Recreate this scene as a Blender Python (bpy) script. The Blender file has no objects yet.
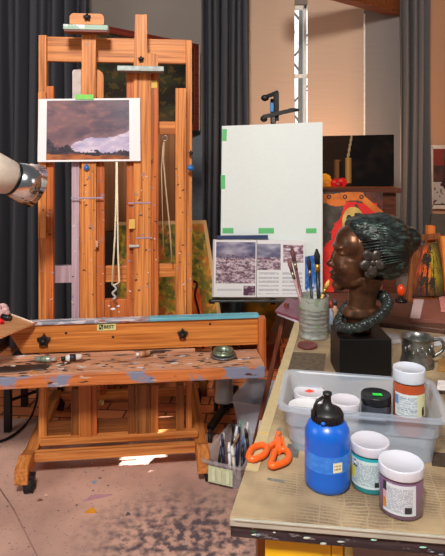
import bpy, bmesh, math, random
from mathutils import Vector, Matrix, noise
random.seed(7)
PI=math.pi
C=bpy.context.scene.collection
F=570.0; CX=222.5; HY=150.0; CH=1.55
def lin(c):
    c=c/255.0
    return c/12.92 if c<=0.04045 else ((c+0.055)/1.055)**2.4
def rgb(r,g,b): return (lin(r),lin(g),lin(b),1.0)
def P(px,py,Y):                       # photograph point at real depth Y (metres)
    return Vector(((px-CX)*Y/F, Y, CH-(py-HY)*Y/F))
def PZ(px,py,z):                      # photograph point on the level plane z
    Y=(CH-z)*F/(py-HY)
    return Vector(((px-CX)*Y/F, Y, z))
# ---------------------------------------------------------------- materials
MATS={}
def nodes(name):
    m=bpy.data.materials.new(name); m.use_nodes=True
    nt=m.node_tree; b=nt.nodes['Principled BSDF']
    return m,nt,b
def plain(name,c,rough=0.6,metal=0.0,var=0.12,scale=30,bump=0.0,spec=0.5,emit=None,es=0,trans=0,alpha=1,coat=0):
    if name in MATS: return MATS[name]
    m,nt,b=nodes(name)
    N=nt.nodes; L=nt.links
    tc=N.new('ShaderNodeTexCoord'); nz=N.new('ShaderNodeTexNoise')
    nz.inputs['Scale'].default_value=scale; nz.inputs['Detail'].default_value=5
    L.new(tc.outputs['Object'],nz.inputs['Vector'])
    rp=N.new('ShaderNodeValToRGB')
    r,g,bl=[lin(x) for x in c]
    rp.color_ramp.elements[0].position=0.3; rp.color_ramp.elements[1].position=0.7
    rp.color_ramp.elements[0].color=(r*(1-var),g*(1-var),bl*(1-var),1)
    rp.color_ramp.elements[1].color=(min(1,r*(1+var)),min(1,g*(1+var)),min(1,bl*(1+var)),1)
    L.new(nz.outputs['Fac'],rp.inputs['Fac']); L.new(rp.outputs['Color'],b.inputs['Base Color'])
    b.inputs['Roughness'].default_value=rough; b.inputs['Metallic'].default_value=metal
    b.inputs['Specular IOR Level'].default_value=spec
    if coat: b.inputs['Coat Weight'].default_value=coat
    if bump:
        bp=N.new('ShaderNodeBump'); bp.inputs['Strength'].default_value=bump; bp.inputs['Distance'].default_value=0.004
        L.new(nz.outputs['Fac'],bp.inputs['Height']); L.new(bp.outputs['Normal'],b.inputs['Normal'])
    if emit:
        b.inputs['Emission Color'].default_value=rgb(*emit); b.inputs['Emission Strength'].default_value=es
    if trans: b.inputs['Transmission Weight'].default_value=trans
    b.inputs['Alpha'].default_value=alpha
    MATS[name]=m; return m
def wood(name,c1,c2,axis='z',scale=1.0,rough=0.45,stain=None,stain_amt=0.0,stain_scale=9):
    if name in MATS: return MATS[name]
    m,nt,b=nodes(name); N=nt.nodes; L=nt.links
    tc=N.new('ShaderNodeTexCoord'); mp=N.new('ShaderNodeMapping')
    s={'x':(1.2,45,45),'y':(45,1.2,45),'z':(45,45,1.2)}[axis]
    mp.inputs['Scale'].default_value=[v*scale for v in s]
    L.new(tc.outputs['Object'],mp.inputs['Vector'])
    nz=N.new('ShaderNodeTexNoise'); nz.inputs['Scale'].default_value=1.6; nz.inputs['Detail'].default_value=6; nz.inputs['Roughness'].default_value=0.6
    nz.inputs['Distortion'].default_value=0.6
    L.new(mp.outputs['Vector'],nz.inputs['Vector'])
    rp=N.new('ShaderNodeValToRGB'); rp.color_ramp.elements[0].position=0.36; rp.color_ramp.elements[1].position=0.58
    rp.color_ramp.elements[0].color=rgb(*c2); rp.color_ramp.elements[1].color=rgb(*c1)
    L.new(nz.outputs['Fac'],rp.inputs['Fac']); out=rp.outputs['Color']
    if stain:
        for k,(sc,col,thr,asp) in enumerate(stain):
            mp2=N.new('ShaderNodeMapping'); mp2.inputs['Scale'].default_value=asp; mp2.inputs['Location'].default_value=(k*3.1,k*1.7,k*2.3)
            L.new(tc.outputs['Object'],mp2.inputs['Vector'])
            n2=N.new('ShaderNodeTexNoise'); n2.inputs['Scale'].default_value=sc; n2.inputs['Detail'].default_value=4
            L.new(mp2.outputs['Vector'],n2.inputs['Vector'])
            r2=N.new('ShaderNodeValToRGB'); r2.color_ramp.elements[0].position=thr; r2.color_ramp.elements[1].position=thr+0.03
            r2.color_ramp.elements[0].color=(0,0,0,1); r2.color_ramp.elements[1].color=(1,1,1,1)
            L.new(n2.outputs['Fac'],r2.inputs['Fac'])
            mx=N.new('ShaderNodeMix'); mx.data_type='RGBA'
            L.new(r2.outputs['Color'],mx.inputs[0]); L.new(out,mx.inputs[6]); mx.inputs[7].default_value=rgb(*col)
            out=mx.outputs[2]
    L.new(out,b.inputs['Base Color'])
    b.inputs['Roughness'].default_value=rough; b.inputs['Specular IOR Level'].default_value=0.35
    bp=N.new('ShaderNodeBump'); bp.inputs['Strength'].default_value=0.15; bp.inputs['Distance'].default_value=0.002
    L.new(nz.outputs['Fac'],bp.inputs['Height']); L.new(bp.outputs['Normal'],b.inputs['Normal'])
    MATS[name]=m; return m
def picmat(name,rough=0.5,coat=0):
    if name in MATS: return MATS[name]
    m,nt,b=nodes(name)
    a=nt.nodes.new('ShaderNodeVertexColor'); a.layer_name='Col'
    nt.links.new(a.outputs['Color'],b.inputs['Base Color'])
    b.inputs['Roughness'].default_value=rough; b.inputs['Coat Weight'].default_value=coat
    MATS[name]=m; return m
def clear(name,c,alpha,rough=0.25):
    m=plain(name,c,rough,var=0.08,scale=12,alpha=alpha); return m
O1=(214,138,74); O2=(158,88,38)
SP=[(4,(150,120,120),0.70,(14,14,3)),(6,(120,60,25),0.69,(9,9,9))]
W_x=wood('oak_across',O1,O2,'x')
W_z=wood('oak_upright',O1,O2,'z',stain=[(3.2,(165,120,110),0.70,(6,6,5))])
W_y=wood('oak_depth',O1,O2,'y')
W_zr=wood('oak_upright_red',(198,110,54),(150,74,34),'z',stain=[(3.4,(160,115,110),0.68,(7,7,6))])
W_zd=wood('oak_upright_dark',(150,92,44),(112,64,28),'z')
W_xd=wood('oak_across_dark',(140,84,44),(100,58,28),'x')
W_lil=wood('paint_stained_oak',(182,158,168),(150,120,130),'z',stain=[(3,(210,120,60),0.66,(5,5,3))])
W_ledge=wood('ledge_wood',(208,156,124),(170,118,90),'x',stain=[(5,(120,96,88),0.60,(1.5,6,6)),(4,(60,42,36),0.6,(2,8,8)),(6,(196,190,196),0.66,(2,8,8))])
W_ledgef=wood('ledge_edge_wood',(206,122,66),(160,86,44),'x',stain=[(2.6,(126,132,156),0.56,(1.6,1,2)),(5,(80,50,40),0.62,(2,8,8)),(5,(205,170,150),0.67,(2,8,8))])
BLK=plain('black_metal',(22,22,24),0.4,0.3,0.1)
BLKP=plain('black_plastic',(18,18,20),0.45)
RUB=plain('black_rubber',(20,20,20),0.7)
CHROME=plain('chrome',(215,215,215),0.16,1.0,0.05)
STEEL=plain('brushed_steel',(150,150,150),0.32,1.0,0.1)
TIN=plain('tin',(150,150,142),0.4,0.85,0.25,14,0.2)
WHITEP=plain('white_plastic',(228,230,238),0.35,0,0.03)
PAPER=plain('white_paper',(226,228,232),0.7,0,0.03)
GREENT=plain('green_tape',(98,190,120),0.6,0,0.06)
# ---------------------------------------------------------------- mesh helper
class MB:
    def __init__(s): s.bm=bmesh.new(); s.mi=0
    def _setmi(s,faces):
        for f in faces: f.material_index=s.mi
    def box(s,c,d,M=None,bev=0.0):
        r=bmesh.ops.create_cube(s.bm,size=1.0); vs=r['verts']
        for v in vs: v.co=Vector((v.co.x*d[0],v.co.y*d[1],v.co.z*d[2]))
        if bev>0:
            es=list({e for v in vs for e in v.link_edges})
            rr=bmesh.ops.bevel(s.bm,geom=es,offset=min(bev,min(d)*0.4),segments=2,affect='EDGES',profile=0.5)
            vs=list({v for f in rr['faces'] for v in f.verts}|{v for v in vs if v.is_valid})
        for v in vs:
            q=v.co.copy()
            if M is not None: q=M@q
            v.co=q+Vector(c)
        fs={f for v in vs for f in v.link_faces}; s._setmi(fs); return s
    def b2(s,p,q,bev=0.002):
        p=Vector(p);q=Vector(q); return s.box((p+q)/2,[abs(a) for a in (q-p)],None,bev)
    def bar(s,p,q,w,h,up=(0,0,1),bev=0.002):
        p=Vector(p);q=Vector(q);d=(q-p);L=d.length;d.normalize();u=Vector(up)
        x=d.cross(u)
        if x.length<1e-4: x=Vector((1,0,0))
        x.normalize(); z=x.cross(d)
        M=Matrix((x,d,z)).transposed()
        return s.box((p+q)/2,(w,L,h),M,bev)
    def tube(s,pts,r,n=10,caps=True):
        pts=[Vector(p) for p in pts]; rings=[]; K=len(pts)
        rr=r if isinstance(r,(list,tuple)) else [r]*K
        prev=None
        for i,p in enumerate(pts):
            t=(pts[min(i+1,K-1)]-pts[max(i-1,0)])
            t.normalize()
            if prev is None:
                a=Vector((0,0,1)) if abs(t.z)<0.9 else Vector((1,0,0))
                x=t.cross(a).normalized()
            else:
                x=(prev-t*prev.dot(t)).normalized()
            prev=x; y=t.cross(x)
            rings.append([s.bm.verts.new(p+(x*math.cos(2*PI*k/n)+y*math.sin(2*PI*k/n))*rr[i]) for k in range(n)])
        fs=[]
        for i in range(K-1):
            for k in range(n):
                f=s.bm.faces.new((rings[i][k],rings[i][(k+1)%n],rings[i+1][(k+1)%n],rings[i+1][k])); f.smooth=True; fs.append(f)
        if caps:
            fs.append(s.bm.faces.new(rings[0][::-1])); fs.append(s.bm.faces.new(rings[-1]))
        s._setmi(fs); return s
    def lathe(s,prof,c=(0,0,0),M=None,n=32,smooth=True,sx=1,sy=1):
        rings=[];c=Vector(c);fs=[]
        for (r,z) in prof:
            if r<1e-6:
                q=Vector((0,0,z)); q=M@q if M is not None else q
                rings.append([s.bm.verts.new(q+c)])
            else:
                ring=[]
                for k in range(n):
                    q=Vector((r*sx*math.cos(2*PI*k/n),r*sy*math.sin(2*PI*k/n),z)); q=M@q if M is not None else q
                    ring.append(s.bm.verts.new(q+c))
                rings.append(ring)
        for i in range(len(rings)-1):
            a,b=rings[i],rings[i+1]
            for k in range(n):
                k2=(k+1)%n
                if len(a)==1 and len(b)==1: continue
                if len(a)==1: f=s.bm.faces.new((a[0],b[k2],b[k]))
                elif len(b)==1: f=s.bm.faces.new((a[k],a[k2],b[0]))
                else: f=s.bm.faces.new((a[k],a[k2],b[k2],b[k]))
                f.smooth=smooth; fs.append(f)
        s._setmi(fs); return s
    def ell(s,c,r,M=None,n=24):
        m=n//2; pr=[(math.sin(PI*i/m),-math.cos(PI*i/m)) for i in range(m+1)]
        pr[0]=(0,-1);pr[-1]=(0,1)
        D=Matrix.Diagonal(Vector(r)); D=(M@D) if M is not None else D
        return s.lathe(pr,c,D,n)
    def prism(s,poly,z0,z1,M=None,c=(0,0,0),bev=0):
        """poly in (a,b) extruded along third axis; M maps (a,b,z) to space"""
        c=Vector(c)
        T=(lambda v:(M@Vector(v) if M is not None else Vector(v))+c)
        lo=[s.bm.verts.new(T((a,b,z0))) for a,b in poly]; hi=[s.bm.verts.new(T((a,b,z1))) for a,b in poly]
        fs=[s.bm.faces.new(lo[::-1]),s.bm.faces.new(hi)]
        n=len(poly)
        for i in range(n): fs.append(s.bm.faces.new((lo[i],lo[(i+1)%n],hi[(i+1)%n],hi[i])))
        s._setmi(fs)
        if bev:
            r=bmesh.ops.bevel(s.bm,geom=list({e for f in fs for e in f.edges}),offset=bev,segments=2,affect='EDGES',profile=.5)
            s._setmi(r['faces'])
        return s
    def build(s,name,mat,parent=None,loc=None,rot=None,sub=0,solid=0):
        bmesh.ops.recalc_face_normals(s.bm,faces=s.bm.faces)
        me=bpy.data.meshes.new(name); s.bm.to_mesh(me); s.bm.free()
        for m in (mat if isinstance(mat,(list,tuple)) else [mat]): me.materials.append(m)
        o=bpy.data.objects.new(name,me); C.objects.link(o)
        if parent is not None: o.parent=parent
        if loc is not None: o.location=loc
        if rot is not None: o.rotation_euler=rot
        if solid:
            md=o.modifiers.new('s','SOLIDIFY'); md.thickness=solid; md.offset=0
        if sub:
            md=o.modifiers.new('u','SUBSURF'); md.levels=sub; md.render_levels=sub
        return o
def tag(o,label=None,cat=None,group=None,kind=None):
    if label: o['label']=label
    if cat: o['category']=cat
    if group: o['group']=group
    if kind: o['kind']=kind
    return o
def empty(name,loc=(0,0,0),rz=0,label=None,cat=None,group=None):
    o=bpy.data.objects.new(name,None); C.objects.link(o); o.location=loc; o.rotation_euler=(0,0,rz)
    o.empty_display_size=0.05
    return tag(o,label,cat,group)
def struct(o): o['kind']='structure'; return o
def quadslab(name,c4,f,nu,nv,th,mat,parent=None,edge=(200,170,130),back=(150,110,70)):
    """real slab: c4 = TL,TR,BR,BL world/local corners; front coloured by f(u,v), v down; thickness th away from viewer"""
    TL,TR,BR,BL=[Vector(c) for c in c4]
    n=(TR-TL).cross(BL-TL).normalized()     # points away from viewer for this winding
    if n.y<0: n=-n
    bm=bmesh.new(); col=bm.loops.layers.float_color.new('Col')
    g=[[bm.verts.new((TL*(1-u)+TR*u)*(1-v)+(BL*(1-u)+BR*u)*v) for u in [i/nu for i in range(nu+1)]] for v in [j/nv for j in range(nv+1)]]
    def paint(fc,c):
        c=rgb(*[max(0,min(255,x)) for x in c])
        for l in fc.loops: l[col]=c
    for j in range(nv):
        for i in range(nu):
            fc=bm.faces.new((g[j][i],g[j+1][i],g[j+1][i+1],g[j][i+1]))
            paint(fc,f((i+.5)/nu,(j+.5)/nv))
    bk=[bm.verts.new(p+n*th) for p in (TL,TR,BR,BL)]
    fr=[g[0][0],g[0][nu],g[nv][nu],g[nv][0]]
    paint(bm.faces.new(bk),back)
    top=g[0]; bot=g[nv]; lf=[g[j][0] for j in range(nv+1)]; rt=[g[j][nu] for j in range(nv+1)]
    for line,a,b in ((top,0,1),(bot,3,2),(lf,0,3),(rt,1,2)):
        paint(bm.faces.new(line+[bk[b],bk[a]]),edge)
    bmesh.ops.recalc_face_normals(bm,faces=bm.faces)
    me=bpy.data.meshes.new(name); bm.to_mesh(me); bm.free(); me.materials.append(mat)
    o=bpy.data.objects.new(name,me); C.objects.link(o)
    if parent is not None: o.parent=parent
    return o
def nz(x,y,s=1,seed=0): return noise.fractal(Vector((x*s,y*s,seed*7.3)),0.8,2.0,4)
def mixc(a,b,t): t=max(0,min(1,t)); return tuple(a[i]*(1-t)+b[i]*t for i in range(3))
def curved(name,c,r,a0,a1,z0,z1,f,nu,nv,mat,parent):
    """label wrapped on a cylinder; angles in degrees, -90 faces the camera"""
    bm=bmesh.new(); col=bm.loops.layers.float_color.new('Col')
    def V(u,v):
        a=math.radians(a0+(a1-a0)*u); return bm.verts.new((c[0]+r*math.cos(a),c[1]+r*math.sin(a),z1+(z0-z1)*v))
    g=[[V(i/nu,j/nv) for i in range(nu+1)] for j in range(nv+1)]
    for j in range(nv):
        for i in range(nu):
            fc=bm.faces.new((g[j][i],g[j+1][i],g[j+1][i+1],g[j][i+1])); cc=rgb(*f((i+.5)/nu,(j+.5)/nv))
            for l in fc.loops: l[col]=cc
    me=bpy.data.meshes.new(name); bm.to_mesh(me); bm.free(); me.materials.append(mat)
    o=bpy.data.objects.new(name,me); C.objects.link(o); o.parent=parent
    md=o.modifiers.new('s','SOLIDIFY'); md.thickness=0.0006
    return o
def textmesh(name,s,size,mat,parent,fn):
    """lettering as mesh; fn maps text (x,y) to a point of the parent"""
    cu=bpy.data.curves.new(name,'FONT'); cu.body=s; cu.size=size; cu.align_x='CENTER'; cu.align_y='CENTER'; cu.offset=size*0.02
    t=bpy.data.objects.new(name,cu); C.objects.link(t)
    dg=bpy.context.evaluated_depsgraph_get(); me=bpy.data.meshes.new_from_object(t.evaluated_get(dg))
    bpy.data.objects.remove(t); bpy.data.curves.remove(cu)
    for v in me.vertices: v.co=fn(v.co.x,v.co.y)
    me.materials.clear(); me.materials.append(mat); me.name=name
    o=bpy.data.objects.new(name,me); C.objects.link(o); o.parent=parent
    return o

# ================================================================ SETTING
def brickfloor():
    m,nt,b=nodes('brick_paving'); N=nt.nodes; L=nt.links
    tc=N.new('ShaderNodeTexCoord'); mp=N.new('ShaderNodeMapping'); mp.inputs['Rotation'].default_value=(0,0,0.08)
    br=N.new('ShaderNodeTexBrick'); br.inputs['Scale'].default_value=1.0
    br.inputs['Brick Width'].default_value=0.24; br.inputs['Row Height'].default_value=0.115; br.inputs['Mortar Size'].default_value=0.006
    br.inputs['Color1'].default_value=rgb(238,146,90); br.inputs['Color2'].default_value=rgb(214,118,70); br.inputs['Mortar'].default_value=rgb(110,66,44)
    L.new(tc.outputs['Object'],mp.inputs['Vector']); L.new(mp.outputs['Vector'],br.inputs['Vector']); L.new(br.outputs['Color'],b.inputs['Base Color'])
    b.inputs['Roughness'].default_value=0.7; return m
fl=MB().b2((-3.2,-1.5,-0.06),(3.2,4.9,0),0).build('floor',brickfloor()); struct(fl)
def matmat():
    m,nt,b=nodes('spattered_mat'); N=nt.nodes; L=nt.links
    tc=N.new('ShaderNodeTexCoord'); out=None
    n1=N.new('ShaderNodeTexNoise'); n1.inputs['Scale'].default_value=2.2; n1.inputs['Detail'].default_value=6; L.new(tc.outputs['Object'],n1.inputs['Vector'])
    r1=N.new('ShaderNodeValToRGB'); r1.color_ramp.elements[0].color=rgb(172,136,124); r1.color_ramp.elements[1].color=rgb(212,168,150)
    r1.color_ramp.elements[0].position=.35; r1.color_ramp.elements[1].position=.6
    L.new(n1.outputs['Fac'],r1.inputs['Fac']); out=r1.outputs['Color']
    for sc,d,colr,den in ((38,0.07,(110,90,92),0.22),(17,0.05,(110,90,92),0.2),(80,0.12,(140,116,116),0.35),(9,0.03,(226,214,208),0.3)):
        vo=N.new('ShaderNodeTexVoronoi'); vo.inputs['Scale'].default_value=sc; L.new(tc.outputs['Object'],vo.inputs['Vector'])
        lt=N.new('ShaderNodeMath'); lt.operation='LESS_THAN'; lt.inputs[1].default_value=d*2; L.new(vo.outputs['Distance'],lt.inputs[0])
        sp=N.new('ShaderNodeSeparateColor'); L.new(vo.outputs['Color'],sp.inputs['Color'])
        l2=N.new('ShaderNodeMath'); l2.operation='LESS_THAN'; l2.inputs[1].default_value=den; L.new(sp.outputs[0],l2.inputs[0])
        mu=N.new('ShaderNodeMath'); mu.operation='MULTIPLY'; L.new(lt.outputs[0],mu.inputs[0]); L.new(l2.outputs[0],mu.inputs[1])
        mx=N.new('ShaderNodeMix'); mx.data_type='RGBA'; L.new(mu.outputs[0],mx.inputs[0]); L.new(out,mx.inputs[6]); mx.inputs[7].default_value=rgb(*colr); out=mx.outputs[2]
    # darker grey-purple speckle in a soft round area
    mp=N.new('ShaderNodeMapping'); mp.inputs['Location'].default_value=(0.25,-2.2,0); L.new(tc.outputs['Object'],mp.inputs['Vector'])
    gr=N.new('ShaderNodeTexGradient'); gr.gradient_type='SPHERICAL'
    mp.inputs['Scale'].default_value=(1.9,2.6,1); L.new(mp.outputs['Vector'],gr.inputs['Vector'])
    mp.inputs['Location'].default_value=(0.22,-5.9,0)
    n3=N.new('ShaderNodeTexNoise'); n3.inputs['Scale'].default_value=26; n3.inputs['Detail'].default_value=8; L.new(tc.outputs['Object'],n3.inputs['Vector'])
    r3=N.new('ShaderNodeValToRGB'); r3.color_ramp.elements[0].position=.42; r3.color_ramp.elements[1].position=.68; L.new(n3.outputs['Fac'],r3.inputs['Fac'])
    mu=N.new('ShaderNodeMath'); mu.operation='MULTIPLY'; L.new(gr.outputs['Fac'],mu.inputs[0]); L.new(r3.outputs['Color'],mu.inputs[1])
    m2=N.new('ShaderNodeMath'); m2.operation='MULTIPLY'; m2.use_clamp=True; m2.inputs[1].default_value=2.2; L.new(mu.outputs[0],m2.inputs[0])
    mx=N.new('ShaderNodeMix'); mx.data_type='RGBA'; L.new(m2.outputs[0],mx.inputs[0]); L.new(out,mx.inputs[6]); mx.inputs[7].default_value=rgb(92,78,84)
    L.new(mx.outputs[2],b.inputs['Base Color']); b.inputs['Roughness'].default_value=0.62
    return m
mpoly=[(-2.6,0.3),(1.6,0.3),(1.6,3.0),(0.3,3.08),(-0.35,3.12),(-1.0,3.28),(-2.6,3.3)]
drop=tag(MB().prism(mpoly,0.0,0.004).build('floor_mat',matmat()),'pinkish grey paint-spattered floor mat under the wooden easel','mat')
def blob(px,py,rx,ry,c,rot=0):
    q=PZ(px,py,0.0045); poly=[]
    for k in range(14):
        a=2*PI*k/14; r=1+0.25*math.sin(3*a+px)
        x=rx*r*math.cos(a); y=ry*r*math.sin(a)
        poly.append((q.x+x*math.cos(rot)-y*math.sin(rot), q.y+x*math.sin(rot)+y*math.cos(rot)))
    return MB().prism(poly,0.004,0.0052).build('paint_spot',plain('spot_%d_%d_%d'%c,c,0.5),drop)
blob(97,497,0.06,0.016,(190,140,150),0.35); blob(91,511,0.022,0.018,(226,150,40)); blob(94,482,0.012,0.012,(130,160,180))
blob(40,500,0.012,0.009,(120,80,70)); blob(46,495,0.008,0.006,(225,190,170)); blob(128,514,0.01,0.012,(96,86,96)); blob(100,478,0.008,0.006,(100,90,110))
seam=[PZ(0,489,0.004),PZ(14,510,0.004),PZ(38,558,0.004)]
MB().tube(seam,0.003,6).build('seam',plain('seam_c',(150,110,100),0.8),drop)
YW=4.70
WALL=plain('wall_taupe',(134,124,116),0.85,0,0.05,3)
WALLR=plain('wall_tan',(176,132,100),0.85,0,0.05,3)
def wx(px,Y=YW): return (px-CX)*Y/F
wb=MB()
wb.b2((-3.2,YW,0),(wx(236),YW+.1,3.4),0); wb.b2((wx(410),YW,0),(3.2,YW+.1,3.4),0)
wb.b2((wx(236),YW,0),(wx(410),YW+.1,0.7),0); wb.b2((wx(236),YW,2.75),(wx(410),YW+.1,3.4),0)
struct(wb.build('wall_back',WALL))
struct(MB().b2((3.2,-1.5,0),(3.3,4.8,3.4),0).build('wall_right',WALLR))
struct(MB().b2((-3.3,-1.5,0),(-3.2,4.8,3.4),0).build('wall_left',WALL))
# window
wn=struct(empty('window_1',(0,0,0)))
fm=MB(); GL=0.70; GH=2.75
WF=plain('window_frame_white',(225,222,215),0.5)
for px in (238,305.5,408): fm.b2((wx(px)-.012,YW+.02,GL),(wx(px)+.012,YW+.08,GH))
fm.b2((wx(236),YW+.02,GL),(wx(410),YW+.08,GL+.03)); fm.b2((wx(236),YW+.02,GH-.03),(wx(410),YW+.08,GH)); fm.b2((wx(236),YW+.03,2.15),(wx(410),YW+.07,2.18))
fm.build('window_frame',WF,wn)
gm,gnt,gb=nodes('window_glass'); gb.inputs['Roughness'].default_value=0.02; gb.inputs['Alpha'].default_value=0.12; gb.inputs['Base Color'].default_value=(.9,.95,1,1)
MB().b2((wx(236),YW+.048,GL),(wx(410),YW+.052,GH),0).build('window_pane',gm,wn)
# trees outside
for i,(px,lean) in enumerate(((299,0.02),(303,-0.03))):
    b=P(px,150,8.5); tb=MB()
    tb.tube([(b.x,8.5+i,0),(b.x+lean,8.5+i,2),(b.x+lean*2,8.5+i,4.6)],[.05,.04,.03],8)
    t=empty('tree',(0,0,0),0,['thin bare tree outside the window, nearer of the two','thin bare tree outside the window, further of the two'][i],'tree','bare trees seen through the blind gap')
    tb.build('trunk',plain('bark',(120,112,104),0.9,bump=.4),t)
    bb=MB()
    for k in range(7):
        z=1.6+.38*k; s=(-1)**k
        bb.tube([(b.x,8.5+i,z),(b.x+s*.12,8.5+i-.05,z+.14),(b.x+s*.3,8.5+i,z+.22)],[.02,.012,.006],6)
    bb.build('branches',MATS['bark'],t)
# blinds
def blindmat(n,c):
    m,nt,b=nodes(n); N=nt.nodes; L=nt.links
    tc=N.new('ShaderNodeTexCoord'); mp=N.new('ShaderNodeMapping'); mp.inputs['Scale'].default_value=(3,3,160)
    nn=N.new('ShaderNodeTexNoise'); nn.inputs['Scale'].default_value=1; L.new(tc.outputs['Object'],mp.inputs['Vector']); L.new(mp.outputs['Vector'],nn.inputs['Vector'])
    r=N.new('ShaderNodeValToRGB'); r.color_ramp.elements[0].color=rgb(*[x*.95 for x in c]); r.color_ramp.elements[1].color=rgb(*[min(255,x*1.04) for x in c])
    L.new(nn.outputs['Fac'],r.inputs['Fac']); L.new(r.outputs['Color'],b.inputs['Base Color']); b.inputs['Roughness'].default_value=.85
    return m
BL=blindmat('blind_cloth',(196,168,146)); BL2=blindmat('blind_grey',(128,120,116))
def blind(px0,px1,Y,ptop,mat,label,edges=True):
    e=empty('roller_blind',(0,Y,0),0,label,'blind','roller blinds over the window')
    x0=wx(px0,Y);x1=wx(px1,Y);zt=CH-(ptop-HY)*Y/F
    MB().b2((x0,-.001,.6),(x1,.001,zt),0).build('fabric',mat,e)
    MB().tube([(x0,0,zt+.02),(x1,0,zt+.02)],.022,12).build('roller_tube',WF,e)
    MB().b2((x0,-.006,.58),(x1,.006,.605),.003).build('bottom_rail',WF,e)
    return e
b1=blind(226,294.5,4.64,-14,BL,'pinkish tan roller blind left of the bright window gap')
b2_=blind(307.5,366,4.64,-14,BL,'wide tan roller blind right of the bright window gap')
b3=blind(364,401,4.56,9,BL2,'grey roller blind with white edges beside the right curtain')
for k,px in enumerate((364.4,401)):
    x=wx(px,4.56); MB().b2((x-.006,-.008,.6),(x+.006,.004,CH+136*4.56/F),.002).build('side_guide',WF,b3)
# beam
bp=P(322,-2,4.05); bq=P(405,17.5,4.63)
tag(MB().bar(bp+Vector((-.3,-.32,.07)),bq+Vector((0,0,.07)),.1,.14).build('wooden_beam',wood('beam_wood',(136,74,34),(84,42,20),'x')),'dark orange-brown wooden beam above the blinds','beam')
# curtains
def curtain(px0,px1,Y,ptop,pbot,nf,amp,mat,label,seed,spread=0.0,hook=True):
    x0=wx(px0,Y); x1=wx(px1,Y); zt=CH-(ptop-HY)*Y/F; zb=max(0.03,CH-(pbot-HY)*Y/F)
    e=empty('curtain',((x0+x1)/2,Y,0),0,label,'curtain','grey drapes')
    xm=(x0+x1)/2
    bm=bmesh.new(); nu=nf*14; nv=24; rows=[]
    rnd=random.Random(seed); ph=[rnd.uniform(-.5,.5) for _ in range(nf+2)]
    for j in range(nv+1):
        v=j/nv; row=[]
        for i in range(nu+1):
            u=i/nu
            k=u*nf; w=ph[int(k)]*(1-(k%1))+ph[int(k)+1]*(k%1)
            a=2*PI*(k+w*.8)
            s=math.sin(a); y=amp*(s*(.75+.25*math.sin(k*1.7+seed))+.18*math.sin(2.3*a+v*2))*(.85+.3*v)
            x=x0+(x1-x0)*u-xm+ .012*math.cos(a)+ .02*math.sin(v*3+k)*v
            x*=1+spread*v
            row.append(bm.verts.new((x,y,zt+(zb-zt)*v)))
        rows.append(row)
    for j in range(nv):
        for i in range(nu):
            f=bm.faces.new((rows[j][i],rows[j+1][i],rows[j+1][i+1],rows[j][i+1])); f.smooth=True
    me=bpy.data.meshes.new('drape'); bm.to_mesh(me); bm.free(); me.materials.append(mat)
    o=bpy.data.objects.new('drape',me); C.objects.link(o); o.parent=e
    md=o.modifiers.new('s','SOLIDIFY'); md.thickness=.004
    MB().tube([(x0-xm-.05,0,zt+.02),(x1-xm+.05,0,zt+.02)],.015,10).build('curtain_rod',BLK,e)
    return e
CU=plain('curtain_charcoal',(60,61,68),0.8,0,0.08,60)
CUR=plain('curtain_grey',(92,88,88),0.8,0,0.08,60)
curtain(-90,88,4.33,-40,345,13,.085,CU,'wide dark grey curtain at the left behind the wooden easel',1)
curtain(201,249,4.4,-40,345,6,.07,CU,'dark charcoal curtain hanging in the middle, left of the canvas',4)
curtain(399,431,4.4,-40,260,4,.07,CUR,'lighter grey curtain at the right beside the tan wall',9)

# ================================================================ MAIN EASEL
YAW=math.radians(6.5); EO=Vector((-0.5,2.64,0))
ex=Vector((math.cos(YAW),math.sin(YAW),0)); ey=Vector((-math.sin(YAW),math.cos(YAW),0))
def E(px,py,yl):
    d=Vector(((px-CX)/F,1,-(py-HY)/F)); o=Vector((0,0,CH))
    t=((EO+ey*yl)-o).dot(ey)/d.dot(ey)
    w=o+d*t-EO
    return Vector((w.dot(ex),yl,w.z))
easel=empty('studio_easel',EO,YAW,'large orange oak double-mast studio easel on casters at the left','easel')
def ebar(name,px0,px1,py0,py1,yl,th,mat,parent=easel,bev=.0025,label=None):
    pm=(px0+px1)/2; ym=(py0+py1)/2
    x0=E(px0,ym,yl).x; x1=E(px1,ym,yl).x; z1=E(pm,py0,yl).z; z0=E(pm,py1,yl).z
    o=MB().b2((x0,yl,z0),(x1,yl+th,z1),bev).build(name,mat,parent)
    if label: o['label']=label
    return o
# uprights of the frame
ebar('outer_post',38.5,46.5,35,444,.19,.05,W_z)
ebar('outer_post',186,192,40,436,.19,.05,W_z)
ebar('inner_rail',46,53.5,86,330,.15,.035,W_zr)
ebar('inner_rail',175.5,186.5,88,331,.15,.035,W_z)
ebar('back_post',38,46,92,238,.13,.02,W_z)
# crossbars
ebar('top_crossbar',46.5,186,38,62.5,.215,.03,W_x)
ebar('crossbar',53,72,266,283,.19,.03,W_lil,label='crossbar stained with lilac paint')
ebar('crossbar',103,130,266,282,.20,.03,W_x)
ebar('crossbar',158,180,264,277,.19,.03,W_x)
ebar('crossbar',158,176,121.5,134,.19,.03,W_x)
o=ebar('bridge_block',104,128,299.5,324,.17,.035,W_zr,label='block with white paint splashes')
for px,py,r in ((109,306,.006),(113,309,.012),(118,306,.009),(119,312,.005)):
    q=E(px,py,.168); MB().ell(q,(r,.0015,r*.5)).build('paint_splash',PAPER,o)
# left mast
ebar('mast',81.5,96,24,322,.125,.035,W_z)
ebar('mast_side_board',78,103,160,324,.162,.025,W_z)
ebar('mast_edge',96,104.5,162,326,.15,.03,W_zr)
ebar('lilac_rail',71.5,79.5,152,322,.15,.03,W_lil,label='upright rail covered in lilac paint')
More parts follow.
